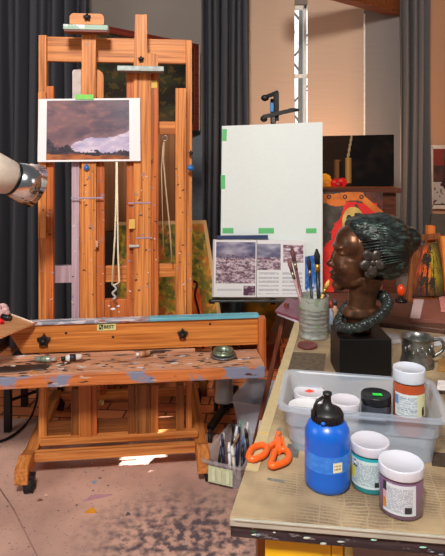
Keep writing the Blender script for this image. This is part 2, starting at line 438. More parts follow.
# rounded board behind left mast
def rboard(name,px0,px1,py0,py1,yl,th,r,mat,parent=easel):
    a=E(px0,py0,yl); b=E(px1,py1,yl); x0,x1=a.x,b.x; z1,z0=a.z,b.z; poly=[(x0,z0),(x1,z0)]
    for k in range(7):
        t=PI/2*k/6; poly.append((x1-r+r*math.cos(t),z1-r+r*math.sin(t)))
    for k in range(7):
        t=PI/2+PI/2*k/6; poly.append((x0+r+r*math.cos(t),z1-r+r*math.sin(t)))
    M=Matrix(((1,0,0),(0,0,1),(0,1,0)))
    return MB().prism(poly,yl,yl+th,M,bev=.0015).build(name,mat,parent)
rboard('rounded_board',72.5,103.5,69,165,.165,.02,.035,W_z)
rboard('worn_patch',72.3,81,69.5,100,.163,.003,.012,plain('worn_white',(190,176,170),.7,0,.15))
# clamp head 1
rboard('clamp_head',69.5,104,13,25,.10,.03,.02,W_x)
k1=E(87,17,.09)
def knob(name,q,r,parent,mat=BLKP,n=5,th=.02):
    m=MB(); M=Matrix.Rotation(-PI/2,3,'X')
    m.lathe([(0,-th/2),(r*.55,-th/2),(r*.6,0),(r*.55,th/2),(0,th/2)],q,M,16)
    for k in range(n):
        a=2*PI*k/n+.4; m.ell((q[0]+r*.7*math.cos(a),q[1],q[2]+r*.7*math.sin(a)),(r*.36,th*.4,r*.36),None,10)
    return m.build(name,mat,parent)
knob('clamp_knob',k1,.018,easel)
CT=wood('painted_rail',(186,200,190),(130,170,150),'x',stain=[(5,(220,220,220),.55,(3,3,3)),(6,(90,110,100),.62,(3,3,3))])
ct=ebar('clamp_tray',63,108,24.5,29.5,.06,.07,CT,label='paint-marked green and white canvas clamp lip')
ebar('clamp_lip',64,107.5,29.5,32,.065,.06,plain('dark_red_lip',(110,44,34),.5))
# right mast
xm0=E(135,60,.115).x
ebar('mast',133.5,151,60,324,.125,.035,W_z)
def shoulders():
    a=[(135,15),(147,15),(147,54),(155,54),(158,57),(158,67),(134,67)]
    poly=[(E(x,y,.115).x,E(x,y,.115).z) for x,y in a][::-1]
    M=Matrix(((1,0,0),(0,0,1),(0,1,0)))
    return MB().prism(poly,.10,.128,M,bev=.002).build('mast_head',W_z,easel)
shoulders()
knob('clamp_knob',E(141,59,.09),.014,easel)
ebar('clamp_tray',117,164,65.8,71,.05,.08,plain('grey_rail',(140,148,146),.4,.4,.25,40),label='grey metal canvas clamp lip')
ebar('mast_edge',150.5,158.5,70,324,.14,.03,W_zr)
ebar('mast_edge',126.5,134,72,324,.145,.03,W_zr)
ebar('paint_smear',151,157,80,88,.138,.003,plain('smear_y',(214,180,80),.6))
# small fittings on the masts
def fitting(name,px,py,w,h,c,lab=None,yl=.12,th=.012):
    q=E(px,py,yl); o=MB().box(q,(w,th,h),None,.002).build(name,plain(name+str(c),c,.45),easel); 
    if lab:o['label']=lab
    return o
bk=E(86.5,168,.115); m=MB(); m.ell(bk,(.013,.010,.013)); m.box((bk.x,bk.y,bk.z+.012),(.012,.008,.014),Matrix.Rotation(.5,3,'Y'),.002); m.build('blue_knob',plain('blue_pl',(28,104,176),.35),easel)
bk=E(190.5,168,.14); m=MB(); m.ell(bk,(.016,.014,.014)); m.tube([bk,(bk.x+.004,bk.y,bk.z+.022)],[.009,.002],8); m.build('blue_knob',MATS['blue_pl'],easel)
knob('side_knob',E(191,153,.16),.012,easel)
fitting('wooden_cleat',132,224,.03,.045,(214,170,86)); fitting('steel_latch',134,246,.05,.012,(170,165,160)); fitting('peg',97,244,.012,.03,(200,150,120))
for (px,py) in ((85,185),(86,205),(90,228),(139,200),(141,215),(139,290),(146,250),(84,270),(152,160),(183,245),(183,190),(43,210),(50,210)):
    q=E(px,py,.122 if px<160 else .147); MB().box(q,(.012,.004,.004),Matrix.Rotation(random.uniform(-.7,.7),3,'Y'),0).build('graze_mark',plain('graze',(80,50,40),.8),easel)
for (px0,px1,py) in ((71,103,198),(128,151,203),(136,152,238)):
    a=E(px0,py,.121); b=E(px1,py-1,.121); MB().b2((a.x,.121,a.z-.004),(b.x,.124,a.z+.003),.001).build('paint_line',plain('lilac_line',(160,140,160),.7),easel)
rnm=random.Random(8)
for px0,px1,yl_ in ((72,79,.148),(82,95,.123),(97,104,.148),(127,133,.143),(135,150,.123),(151,157,.138),(176,186,.148),(187,191,.188),(47,53,.148)):
    m=MB()
    for k in range(int((px1-px0)*.9)+3):
        q=E(rnm.uniform(px0,px1),rnm.uniform(168,310),yl_); m.mi=rnm.choice([0,0,1,2,3])
        m.box(q,(rnm.uniform(.004,.014),.003,rnm.uniform(.002,.006)),Matrix.Rotation(rnm.uniform(-1,1),3,'Y'))
    o=m.build('paint_flecks',[plain('graze',(80,50,40),.8),plain('lilac_line',(160,140,160),.7),plain('fleck_white',(206,200,196),.7),plain('fleck_blue',(120,136,170),.7)],easel); o['kind']='stuff'
# tray (horizontal canvas rest)
TL=.085
tp=[(9,327),(24,354),(258,345),(257,317)]
a0=E(3,326,TL); a1=E(259,318,TL); zt=E(130,321.5,TL).z; zb=E(130,349.5,TL).z
a0=E(4,340,TL).x; a2=E(22,350,TL).x; a3=E(258,330,TL).x
M=Matrix(((1,0,0),(0,0,1),(0,1,0)))
MB().prism([(a2,zb),(a3,zb),(a3,zt),(a0,zt)],TL,TL+.028,M,bev=.002).build('tray_front',wood('tray_face',(214,136,66),(164,90,36),'x',scale=.8),easel)
TT=wood('tray_top_paint',(150,150,160),(110,120,140),'x',stain=[(5,(196,190,196),.5,(2,6,6)),(4,(150,90,80),.62,(2,6,6))])
sp=E(150,320,TL).x
MB().b2((a0,TL-.015,zt),(sp,TL+.035,zt+.014),.003).build('tray_lip',TT,easel)['label']='tray lip crusted with grey and lilac paint'
MB().b2((sp,TL-.015,zt),(a3+.004,TL+.035,zt+.016),.003).build('tray_lip',wood('tray_blue',(112,182,196),(80,150,170),'x',stain=[(4,(200,210,210),.62,(2,6,6))]),easel)['label']='tray lip painted light blue'
MB().b2((a3-.002,TL-.035,zb-.11),(a3+.035,TL+.02,zt+.004),.003).build('tray_end_bracket',W_zr,easel)
q=E(43,341,TL-.012)
def starknob(q,r):
    m=MB(); pts=[]
    for k in range(10):
        a=2*PI*k/10+.3; rr=r if k%2==0 else r*.48; pts.append((q.x+rr*math.cos(a),q.z+rr*math.sin(a)))
    m.prism(pts,q.y-.01,q.y+.012,Matrix(((1,0,0),(0,0,1),(0,1,0))),bev=.002); m.lathe([(0,0),(r*.4,0),(r*.35,.018),(0,.02)],(q.x,q.y-.008,q.z),Matrix.Rotation(PI/2,3,'X'),14)
    return m.build('star_knob',BLKP,easel)
starknob(E(43.5,340.5,TL-.012),.034); starknob(E(182.5,334,TL-.012),.028)
for px,py in ((113,337),(210,324),(66,333)): MB().ell(E(px,py,TL-.001),(.006,.003,.006)).build('screw',BLK,easel)
# maker's plate
pl=ebar('maker_plate',97,116,323.5,330.5,TL-.004,.004,plain('plate_yellow',(206,206,140),.4),bev=.0005,label='small yellow maker plate on the tray')
pc=E(109,327,TL-.006)
textmesh('lettering','BEST',.021,BLKP,pl,lambda x,y:Vector((pc.x+x*1.1,pc.y,pc.z+y)))
pe=E(101,327,TL-.0055); em=MB(); em.box(pe,(.018,.002,.022)); em.build('emblem',BLKP,pl)
em=MB(); em.box((pe.x-.002,pe.y-.0015,pe.z+.003),(.007,.001,.008)); em.box((pe.x+.004,pe.y-.0015,pe.z-.005),(.004,.001,.006)); em.build('emblem_mark',MATS['plate_yellow'],pl)
# ledge
lf=-.10; lb=.10
zl=E(130,370,lf).z; zlb=E(130,382,lf).z
lx1=E(262,372,lf+.05).x
lx0=E(-30,385,lf).x
# board with a round hole for the brush washer
hc=E(223.5,360,0.0); hc=Vector((E(223.5,362,.015).x,.015,0)); hr=.050
def ledge():
    bm=bmesh.new(); n=32; outer=[]
    import itertools
    x0,x1=lx0,lx1
    circ=[(hc.x+hr*math.cos(2*PI*k/n),hc.y+hr*math.sin(2*PI*k/n)) for k in range(n)]
    out=[]
    for k in range(n):
        c,s=math.cos(2*PI*k/n),math.sin(2*PI*k/n)
        t=min(((x1-hc.x)/c if c>1e-6 else (hc.x-.12-hc.x)/c if c<-1e-6 else 9),((lb-hc.y)/s if s>1e-6 else (lf-hc.y)/s if s<-1e-6 else 9))
        out.append((hc.x+c*t,hc.y+s*t))
    m=MB()
    for k in range(n):
        a,b=circ[k],circ[(k+1)%n]; c,d=out[(k+1)%n],out[k]
        m.prism([a,d,c,b],zlb,zl)
    # corners
    for cx_,cy_ in ((x1,lb),(x1,lf),(hc.x-.12,lb),(hc.x-.12,lf)):
        ps=sorted(out,key=lambda p:(p[0]-cx_)**2+(p[1]-cy_)**2)[:2]
        m.prism([(cx_,cy_),ps[0],ps[1]],zlb,zl)
    m.b2((x0,lf,zlb),(hc.x-.12,lb,zl),0)
    return m.build('ledge',W_ledge,easel)
lg=ledge(); lg['label']='thick wooden shelf crusted with dried paint'
MB().b2((lx0,lf-.012,zlb-.004),(lx1+.002,lf,zl-.006),.003).build('ledge_edging',W_ledgef,easel)
MB().b2((lx0,lb-.012,zl),(hc.x-.13,lb,zl+.018),.003).build('ledge_back_lip',W_ledge,easel)
# crust of dried paint on the ledge
cr=MB(); rn=random.Random(3)
crm=[plain('crust_dark',(54,40,34),.5),plain('crust_tan',(170,112,72),.6),plain('crust_white',(196,190,190),.6),plain('crust_grey',(112,112,130),.6),plain('crust_ochre',(196,130,40),.6)]
for k in range(120):
    px=rn.uniform(0,250); d=rn.uniform(lf+.005,lb-.03); x=E(px,372,0).x
    if abs(x-hc.x)<.07 : continue
    cr.mi=rn.choice([0,0,0,0,1,2,1,4] if px<110 else [0,0,1,1,2,3,1])
    r=rn.uniform(.004,.014); cr.ell((x,d,zl+.0005),(r*1.7,r*.45,rn.uniform(.001,.004)),Matrix.Rotation(rn.uniform(-.4,.4),3,'Z'),8)
cro=cr.build('dried_paint',crm,easel); cro['kind']='stuff'
dk=MB()
for px,w in ((12,.10),(26,.07),(38,.05),(4,.05)):
    q=E(px,372,-.03); dk.ell((q.x,-.02+rn.uniform(-.02,.02),zl+.001),(w,.035,.007),None,14)
dk.build('dark_paint_pool',crm[0],easel)
# lower frame; darker oak of posts and mast feet has the ledge's shade painted in
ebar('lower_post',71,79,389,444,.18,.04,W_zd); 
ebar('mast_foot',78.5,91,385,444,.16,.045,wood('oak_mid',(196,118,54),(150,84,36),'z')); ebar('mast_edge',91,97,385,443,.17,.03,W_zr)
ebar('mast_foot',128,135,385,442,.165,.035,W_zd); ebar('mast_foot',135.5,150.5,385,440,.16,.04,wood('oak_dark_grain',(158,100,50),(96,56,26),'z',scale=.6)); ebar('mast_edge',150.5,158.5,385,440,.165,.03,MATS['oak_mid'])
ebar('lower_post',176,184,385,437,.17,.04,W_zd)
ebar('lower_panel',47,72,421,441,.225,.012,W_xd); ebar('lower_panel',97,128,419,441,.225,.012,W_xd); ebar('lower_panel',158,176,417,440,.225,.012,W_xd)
ebar('bottom_rail',40,198,435.5,442,.155,.04,W_x)
MB().tube([E(101,402.5,.30),E(150,400,.30)],.004,8).build('dowel',W_xd,easel); MB().ell(E(101,402.5,.30),(.016,.014,.014)).build('dowel_knob',plain('brass_knob',(206,180,120),.5),easel)
# base: side feet running back, with front blocks and casters
fz=.09
xl0=E(36,450,.06).x
def foot(pxf,bx,name):
    # long low runner; front end steps down over the caster
    h0,h1=.085,.14
    prof=[(-.06,.056),(.0,.062),(.09,.062),(.85,.06),(.85,.105),(.16,.105),(.10,.118),(.03,.148),(-.06,.128)]
    M=Matrix(((0,0,1),(1,0,0),(0,1,0)))
    return MB().prism(prof,bx-.029,bx+.029,M,bev=.004).build(name,W_y,easel)
fxl=E(24,470,0).x; fxr=E(203,462,0).x
feet=[foot(0,fxl,'base_foot'),foot(0,fxr,'base_foot')]
zc0=E(120,457.5,.07).z; zc1=E(120,449,.07).z
MB().b2((fxl+.03,.07,zc0),(fxr-.03,.11,zc1),.004).build('base_crossbar',W_x,easel)
MB().b2((fxl+.03,.78,.06),(fxr-.03,.82,.105),.004).build('base_crossbar',W_x,easel)
xs_=(E(90,300,.2).x+E(92,300,.2).x)/2
MB().bar((xs_,.79,.10),(xs_+.01,.235,1.35),.035,.03,up=(1,0,0)).build('back_stay',W_zr,easel)
for x,ft in zip((fxl,fxr),feet):
    for y in (-.02,.8):
        x1_=x+.028
        c=MB(); c.tube([(x1_-.02,y,.038),(x1_+.02,y,.038)],.034,18); c.tube([(x1_-.026,y,.038),(x1_+.026,y,.038)],.012,10)
        c.build('caster',RUB,ft)
        MB().b2((x1_-.024,y-.02,.045),(x1_+.024,y+.024,.085),.006).build('caster_housing',BLKP,ft)

def smooth_(pts,n=6):
    out=[]
    for i in range(len(pts)-1):
        p0=pts[max(i-1,0)];p1=pts[i];p2=pts[i+1];p3=pts[min(i+2,len(pts)-1)]
        for k in range(n):
            t=k/n; out.append(.5*((2*p1)+(p2-p0)*t+(2*p0-5*p1+4*p2-p3)*t*t+(3*p1-p0-3*p2+p3)*t*t*t))
    return out+[pts[-1]]
# things on the easel --------------------------------------------------------
def ew(v): return EO+ex*v[0]+ey*v[1]+Vector((0,0,v[2]))
def fland(u,v):
    if u<.085 or u>.895 or v<.03 or v>.965: return (228,226,228)
    U=(u-.085)/.81; V=(v-.03)/.935
    n=nz(U*2.2,V*4,1.0,1); n2=nz(U*9,V*14,1,2)
    ground=.90+.05*U+.012*math.sin(U*14)
    tree=.88-.22*math.exp(-((U-.02)/.07)**2)-.11*math.exp(-((U-.25)/.06)**2)-.05*math.exp(-((U-.16)/.05)**2)-.02*abs(n2)*3+.05*(U-.3)*(U>.3)-.05*math.exp(-((U-.93)/.09)**2)
    if V>ground: return mixc((176,104,58),(120,70,50),n2+.4)
    if V>tree: return mixc((52,46,58),(84,72,78),n2+.3)
    edge=.84-.36*U+.07*n+ .05*math.sin(U*9)   # lower edge of cloud
    if V<edge:
        c=mixc((122,92,98),(84,70,84),.5+n*1.1); c=mixc(c,(156,108,104),max(0,n2)*.8)
        c=mixc(c,(96,96,112),max(0,(U-.55))*.9*(1-V)*2)
        return mixc(c,(168,128,130),max(0,1-(edge-V)/.10)*.6)
    c=mixc((206,192,208),(146,140,182),.35+n*.9+(V-.75)*1.6); c=mixc(c,(240,232,230),max(0,n2)*.6)
    if U<.4: c=mixc(c,(186,150,146),(.4-U)*2)
    return c
pt=.105
pc4=[ew(E(38.5,99,pt)),ew(E(140,98,pt)),ew(E(140.5,161,pt)),ew(E(37.5,162,pt))]
pr=tag(quadslab('landscape_print',pc4,fland,110,70,.003,picmat('print',.35),None,(230,228,226),(220,220,220)),'white-bordered print of a purple cloud landscape taped to the wooden easel','print')
a=ew(E(84.5,97,pt-.003)); MB().box((a.x,a.y,a.z),(.085,.002,.024),Matrix.Rotation(YAW,3,'Z')).build('tape',plain('bright_green_tape',(120,200,90),.6),pr)
# string loop with hook
st=MB(); top=ew(E(116.5,162,.10))
def s_(px,py,d=.10): return ew(E(px,py,d))
st.tube([top,s_(116,200),s_(115,235),s_(112,285)],.0042,8); st.tube([s_(117,162),s_(117.5,210),s_(118,250),s_(119.5,282),s_(113,286)],.0042,8)
sr=tag(st.build('string_loop',plain('cream_cord',(226,212,180),.8)),'long cream string loop with a hook hanging between the easel masts','string')
hk=MB(); hp=[s_(113,284),s_(116,289),s_(112.5,293),s_(115.5,297),s_(113,299)]
hk.tube(smooth_(hp),.005,8); hk.build('hook',plain('zinc',(190,190,186),.35,.3),sr)
w=MB(); w.tube([s_(164,142,.13),s_(163.5,160,.13),s_(166,190,.13),s_(170,230,.13),s_(172,262,.13)],.004,8)
w.tube([s_(163,145,.128),s_(161.5,170,.128),s_(163.5,250,.128)],.003,8)
wo=tag(w.build('hanging_cord',plain('tan_cord',(176,150,120),.8)),'thin tan cord hanging from a steel ring at the right of the easel','cord')
rg=MB(); c0=s_(165,138,.13)
rg.tube([(c0.x+.012*math.cos(a*PI/8),c0.y,c0.z+.012*math.sin(a*PI/8)) for a in range(17)],.0025,8,False); rg.build('ring',STEEL,wo)
# paint tubes on ledge
def ptube(px0,py0,px1,py1,d,r,mats,label,name='paint_tube'):
    a=ew(Vector((E(px0,py0,d).x,d,zl+r+.007))); b=ew(Vector((E(px1,py1,d-.02).x,d-.02,zl+r+.007)))
    t=empty(name,(0,0,0),0,label,'paint tube','used paint tubes on the easel shelf')
    dv=b-a
    m=MB(); m.tube([a,a+dv*.05,a+dv*.5,a+dv*.74,a+dv*.80],[r*.35,r*.8,r*.95,r,r*.5],16); m.build('body',mats[0],t)
    m=MB(); m.tube([a+dv*.78,a+dv*.99,b],[r*.55,r*.6,r*.4],12); m.build('cap',mats[1],t)
    m=MB(); m.tube([a+dv*.3,a+dv*.6],[r*.93,r*1.02],16); m.build('wrapper',mats[2],t)
    return t
ptube(34,358,56,364,.03,.014,(plain('tube_grey',(176,176,168),.35,.5),plain('tube_capw',(170,160,150),.5),plain('tube_green',(120,140,120),.4)),'grey metal paint tube at the left end of the shelf')
ptube(82,364,61,359,.03,.016,(plain('tube_white',(216,212,208),.4),BLKP,plain('tube_black',(40,38,40),.4)),'white and black paint tube lying right of the grey tube')
ptube(150,352,136,366,.05,.014,(plain('tube_tan',(196,140,104),.5),plain('tube_capw2',(225,222,218),.5),plain('tube_brown',(150,98,70),.5)),'rolled tan paint tube lying near the middle of the shelf')
# brush washer in the ledge hole
wc=ew(Vector((hc.x,hc.y,0))); ww=empty('brush_washer',(wc.x,wc.y,zl),0,'metal brush washer sunk in the right end of the easel shelf','brush washer')
R=.046
MB().lathe([(0,-.21),(R*.92,-.21),(R,-.20),(R,.004),(R+.016,.005),(R+.016,.011),(R+.002,.012),(R-.003,.010),(R-.003,-.195),(0,-.195)],n=36).build('cup',plain('washer_grey',(120,122,124),.35,.7,.1),ww)
MB().lathe([(R-.002,.012),(R+.006,.018),(R+.006,.024),(R-.001,.026),(R+.003,.032),(R+.002,.036),(R-.006,.036),(R-.008,.012)],n=36).build('rim',plain('rim_green',(120,132,112),.35,.6,.2),ww)
MB().lathe([(0,.016),(R-.006,.016)],n=30).build('liquid',plain('murk',(70,74,60),.15),ww)

# palette resting on the left end of the tray
zp=EO.z+zt+.018
pal=empty('palette',(0,0,0),0,'pale wooden palette resting on the left end of the easel tray','palette')
pts=[PZ(33.5,323.5,zp),PZ(8,314,zp),PZ(-40,308,zp),PZ(-40,346,zp),PZ(2,337,zp)]
MB().prism([(p.x,p.y) for p in pts][::-1],zp-.006,zp+.002,bev=.001).build('board',wood('palette_wood',(206,150,104),(180,120,80),'x'),pal)
pp=[PZ(33.5,323.5,zp),PZ(8,314,zp),PZ(-40,308,zp)]
MB().tube([p+Vector((0,0,.004)) for p in pp],.004,6).build('rim',plain('rim_pale',(214,196,180),.6),pal)
def sub(n,px,py,r,c,lab,cat):
    q=PZ(px,py,zp+.004); m=MB(); 
    m.ell((q.x,q.y,zp+.002+r[2]),r,Matrix.Rotation(-.4,3,'Z'),16)
    return tag(m.build(n,plain(n+'_c',c,.45)),lab,cat)
q=PZ(-3,325,zp); t=empty('paint_tube',(0,0,0),0,'red and black paint tube on the palette','paint tube')
MB().tube([(q.x-.05,q.y+.01,zp+.017),(q.x+.015,q.y,zp+.017),(q.x+.03,q.y,zp+.017)],[.014,.014,.006],14).build('body',plain('tube_red',(220,20,30),.35),t)
MB().tube([(q.x+.0,q.y+.06,zp+.02),(q.x+.045,q.y+.05,zp+.016)],[.014,.012],12).build('cap',BLKP,t)
m=MB(); q=PZ(-1,316,zp+.01)
for k in range(7): m.ell((q.x+.02*math.cos(k*1.3),q.y+.02*math.sin(k*1.3)+.02,zp+.02+.009*k%.03),(.026,.02,.016),Matrix.Rotation(k,3,'Z'),12)
tag(m.build('crumpled_rag',plain('rag',(208,168,166),.85,0,.2,40)),'crumpled pink paint rag at the back of the palette','rag')

# clip lamp at left
lamp=empty('studio_lamp',P(-10,182,2.25),0,'chrome and white studio lamp head entering from the left edge','lamp')
ax=(P(34,186,2.38)-P(-16,169,2.22)); L=ax.length; ax.normalize()
Ml=Vector((0,0,1)).rotation_difference(ax).to_matrix()
lo=P(-16,169,2.22)-P(-10,182,2.25)
s=2.2/570
MB().lathe([(0,-.03),(.084,-.028),(.086,0),(.068,L*.50),(.062,L*.52)],lo,Ml,36).build('housing',plain('lamp_white',(214,204,190),.4),lamp)
MB().lathe([(.060,L*.50),(.070,L*.51),(.070,L*.55),(.060,L*.555)],lo,Ml,36).build('collar',BLK,lamp)
MB().lathe([(.060,L*.55),(.070,L*.57),(.082,L*.75),(.092,L*1.0),(.089,L*1.0),(.07,L*.7),(.0,L*.60)],lo,Ml,36).build('reflector',CHROME,lamp)
MB().ell(lo+ax*(L*.8),(.03,.03,.03)).build('bulb',plain('bulb_glass',(220,220,215),.2),lamp)
lp=P(-55,190,2.25)-P(-10,182,2.25)
MB().tube([lo-ax*.02,lp+Vector((0,0,.05)),lp,Vector((lp.x,lp.y,-P(-10,182,2.25).z+.02))],.012,10).build('stand_pole',BLK,lamp)
MB().lathe([(0,0),(.14,0),(.14,.012),(.02,.025),(0,.025)],(lp.x,lp.y,-P(-10,182,2.25).z+.004)).build('stand_base',BLK,lamp)

# black stool behind ledge on the left, and its cable
sb=PZ(8,432,0); stl=empty('folding_stool',(sb.x,sb.y,0),0,'black metal stool behind the left end of the easel shelf','stool')
for dx,dy in ((0,0),(.20,.05),(-.02,.32),(.20,.32)):
    if dy<.1 and dx>0: continue
    MB().b2((dx-.018,dy-.018,.004 if dy<.2 else .004),(dx+.018,dy+.018,.33)).build('leg',BLK,stl)
MB().bar((0,0,.24),(.20,.32,.28),.02,.03).build('brace',BLK,stl)
MB().bar((-.02,.32,.20),(.20,.32,.20),.015,.015).build('brace',BLK,stl)
MB().bar((0,0,.17),(.20,.32,.14),.014,.014).build('brace',BLK,stl)
MB().b2((-.05,-.04,.33),(.23,.36,.36),.008).build('seat',BLKP,stl)
cp=[PZ(-12,443,.012),PZ(4,440,.012),PZ(20,430,.012),PZ(31,417,.012),P(37,398,3.2),P(37,380,3.22),P(36,360,3.25),P(30,352,3.25)]
cc=MB(); 
def smooth(pts,n=6):
    out=[]
    for i in range(len(pts)-1):
        p0=pts[max(i-1,0)];p1=pts[i];p2=pts[i+1];p3=pts[min(i+2,len(pts)-1)]
        for k in range(n):
            t=k/n; out.append(.5*((2*p1)+(p2-p0)*t+(2*p0-5*p1+4*p2-p3)*t*t+(3*p1-p0-3*p2+p3)*t*t*t))
    return out+[pts[-1]]
cc.tube(smooth(cp),.007,8); tag(cc.build('power_cable',BLKP),'black power cable looping on the floor beside the black stool','cable')

# ================================================================ BEHIND THE EASEL
# cabinet turned 48 degrees with painting on top
A=P(88,22,3.75); B=P(199,44,4.54)
dv=Vector((B.x-A.x,B.y-A.y,0)).normalized(); nv=Vector((-dv.y,dv.x,0)); ang=math.atan2(dv.y,dv.x)
cz=P(197,130,4.54).z-.005
ca=P(103,0,3.43); 
cab=empty('tall_cabinet',(A.x,A.y,0),ang,'tall brown cabinet with dark lower doors behind the easel masts','cabinet')
Lc=(B-A).length
CB=wood('cab_brown',(150,108,76),(128,88,60),'z',scale=.3); CG=plain('cab_dark',(64,62,64),.6)
MB().b2((.12,.02,0),(Lc*.85,.20,cz)).build('body',CB,cab)
MB().b2((.13,.0,1.0),(Lc*.56,.02,cz-.02),.003).build('door',CB,cab); MB().b2((Lc*.57,.0,1.0),(Lc*.85,.02,cz-.02),.003).build('door',CB,cab)
MB().b2((.13,.0,.06),(Lc*.56,.02,.985),.003).build('door',CG,cab); MB().b2((Lc*.57,.0,.06),(Lc*.85,.02,.985),.003).build('door',CG,cab)
h=P(88,22,3.75).z-cz
fp=empty('framed_painting',(A.x,A.y,cz),ang,'large dark green painting in a dark red frame behind the top of the wooden easel','painting')
RF=wood('red_frame',(122,48,34),(80,28,22),'x')
MB().b2((0,.0,h-.045),(Lc,.035,h)).build('frame_top',RF,fp); MB().b2((0,0,.0),(Lc,.035,.045)).build('frame_bottom',RF,fp)
MB().b2((Lc-.05,0,.0),(Lc,.035,h)).build('frame_side',RF,fp); MB().b2((0,0,.0),(.05,.035,h)).build('frame_side',RF,fp)
def fdark(u,v):
    n=nz(u*4,v*6,1.2,5); n2=nz(u*14,v*14,1,6)
    c=mixc((18,24,22),(46,54,36),n+.35); 
    if n2>.35: c=mixc(c,(120,96,40),.5)
    return mixc(c,(96,60,36),max(0,v-.8)*2)
quadslab('canvas',[(.05,.012,h-.045),(Lc-.05,.012,h-.045),(Lc-.05,.012,.045),(.05,.012,.045)],fdark,110,80,.012,picmat('oil',.6),fp,(30,30,30))
MB().b2((Lc,-.004,0),(Lc+.008,.04,h*.99)).build('frame_edge',plain('pale_edge',(206,176,150),.6),fp)
# blue-grey panel strip right of the easel
tag(MB().b2((wx(189,4.64),4.63,0.0),(wx(203,4.64),4.65,CH+22*4.64/F)).build('standing_panel',plain('slate',(96,104,112),.7)),'slate grey panel standing between the easel and the middle curtain','panel')
# low bench
bx0=P(104,0,3.65).x; bx1=P(212,0,3.65).x; bz=CH-(347-HY)*3.62/F
bn=empty('low_bench',((bx0+bx1)/2,3.65,0),0,'low brown wooden bench on the brick floor behind the easel','bench')
hw=(bx1-bx0)/2
BW=wood('bench_wood',(178,104,60),(130,70,38),'x')
MB().b2((-hw,-.10,bz-.04),(hw,.20,bz)).build('seat',BW,bn)
MB().b2((-hw+.05,.08,.12),(hw-.05,.11,.26)).build('stretcher',W_xd,bn)
MB().b2((-hw+.04,-.05,bz-.14),(hw-.04,-.02,bz-.04)).build('apron',W_xd,bn)
for sx in (-hw+.03,hw-.08):
    for sy in (-.06,.13): MB().b2((sx,sy,0),(sx+.05,sy+.05,bz-.04)).build('leg',W_zd,bn)
# yellow abstract board
def fyel(u,v):
    n=nz(u*5,v*8,1.3,11); n2=nz(u*11,v*14,1,12); n3=nz(u*22,v*20,1,13)
    if v<.03 or u>.965: return (214,170,110)
    c=mixc((164,140,30),(112,110,24),n*1.3+.5); c=mixc(c,(204,104,40),max(0,n2+.1)*1.5)
    c=mixc(c,(222,190,54),max(0,n3)*1.2); c=mixc(c,(80,84,26),max(0,-n2-.1)*1.5)
    return c
yp=tag(quadslab('abstract_painting',[P(117,222,3.74),P(206,220,3.74),P(226,346,3.66),P(117,346,3.66)],fyel,110,140,.02,picmat('oil'),None,(206,150,96)),'tall yellow-green abstract board leaning behind the easel on the low bench','painting')
def fred(u,v):
    n=nz(u*5,v*5,1.3,14); return mixc((236,76,20),(250,140,40),n+.4)
tag(quadslab('orange_painting',[P(184,290,3.62),P(199,288,3.62),P(208,347,3.60),P(181,347,3.60)],fred,30,40,.015,picmat('oil'),None,(120,50,30)),'small fiery orange board in front of the yellow-green abstract board','painting')
# black tripod leaning piece in front of it
tag(MB().tube(smooth([P(193,281,3.57),P(197,284,3.57),P(195,296,3.57),P(200,318,3.57),P(203,348,3.575)]),.007,8).build('black_gooseneck',BLK),'thin black bent rod in front of the small orange board','rod')

# ================================================================ REAR BLACK EASEL WITH CANVAS
YE=3.12
re=empty('metal_easel',(P(226,0,YE).x,YE,0),0,'black metal easel on casters holding the blank canvas','easel')
rx=P(226,0,YE).x
def rl(px,py,Y=YE): 
    q=P(px,py,Y); return (q.x-rx,q.y-YE,q.z)
t1=rl(212,298); t2=rl(324,298)
MB().b2((t1[0],-.05,t1[2]-.012),(t2[0],.03,t1[2]),.003).build('tray',plain('easel_tray',(58,62,62),.4,.4,.3),re)
MB().tube([(t1[0]+.01,-.02,t1[2]-.016),(t1[0]-.012,-.03,t1[2]-.01)],.012,10).build('tray_knob',BLKP,re)
MB().b2((-.022,.05,.10),(.022,.09,t1[2]+.02)).build('post',BLK,re)
mx_=rl(274,0)[0]
MB().b2((-.02,.04,t1[2]-.03),(mx_+.02,.06,t1[2]+.01)).build('offset_arm',BLK,re)
MB().b2((mx_-.014,.045,t1[2]-.05),(mx_+.014,.07,CH+52*YE/F)).build('mast',BLK,re)
def rbar(a,b,w,h,name='clamp',mat=BLK): MB().bar(a,b,w,h,bev=.004).build(name,mat,re)
# top clamp
q0=rl(265,98);q1=rl(278,94)
m=MB(); m.ell((q0[0],.0,q0[2]),(.022,.022,.018)); m.bar((q0[0],0,q0[2]+.004),(q1[0],.02,q1[2]+.012),.03,.022); m.build('clamp_knob',BLKP,re)
MB().b2((rl(274,0)[0],.0,rl(0,121)[2]),(rl(279,0)[0],.04,rl(0,92)[2]),.003).build('clamp_slide',BLK,re)
MB().b2((rl(270,0)[0],-.012,rl(0,112)[2]),(rl(273.5,0)[0],.01,rl(0,103)[2]),.002).build('clamp_sticker',plain('blue_st',(60,130,190),.4),re)
MB().b2((rl(271.5,0)[0],-.01,rl(0,123)[2]),(rl(274.5,0)[0],.01,rl(0,113)[2]),.002).build('clamp_screw',CHROME,re)
a=rl(263,117);b=rl(297,110)
m=MB(); m.bar((a[0],0,a[2]),(b[0]-.02,0,b[2]),.04,.022); m.ell((b[0]-.02,0,b[2]+.0),(.035,.02,.011)); m.ell((a[0]+.005,0,a[2]-.01),(.02,.02,.018)); m.build('clamp_arm',BLKP,re)
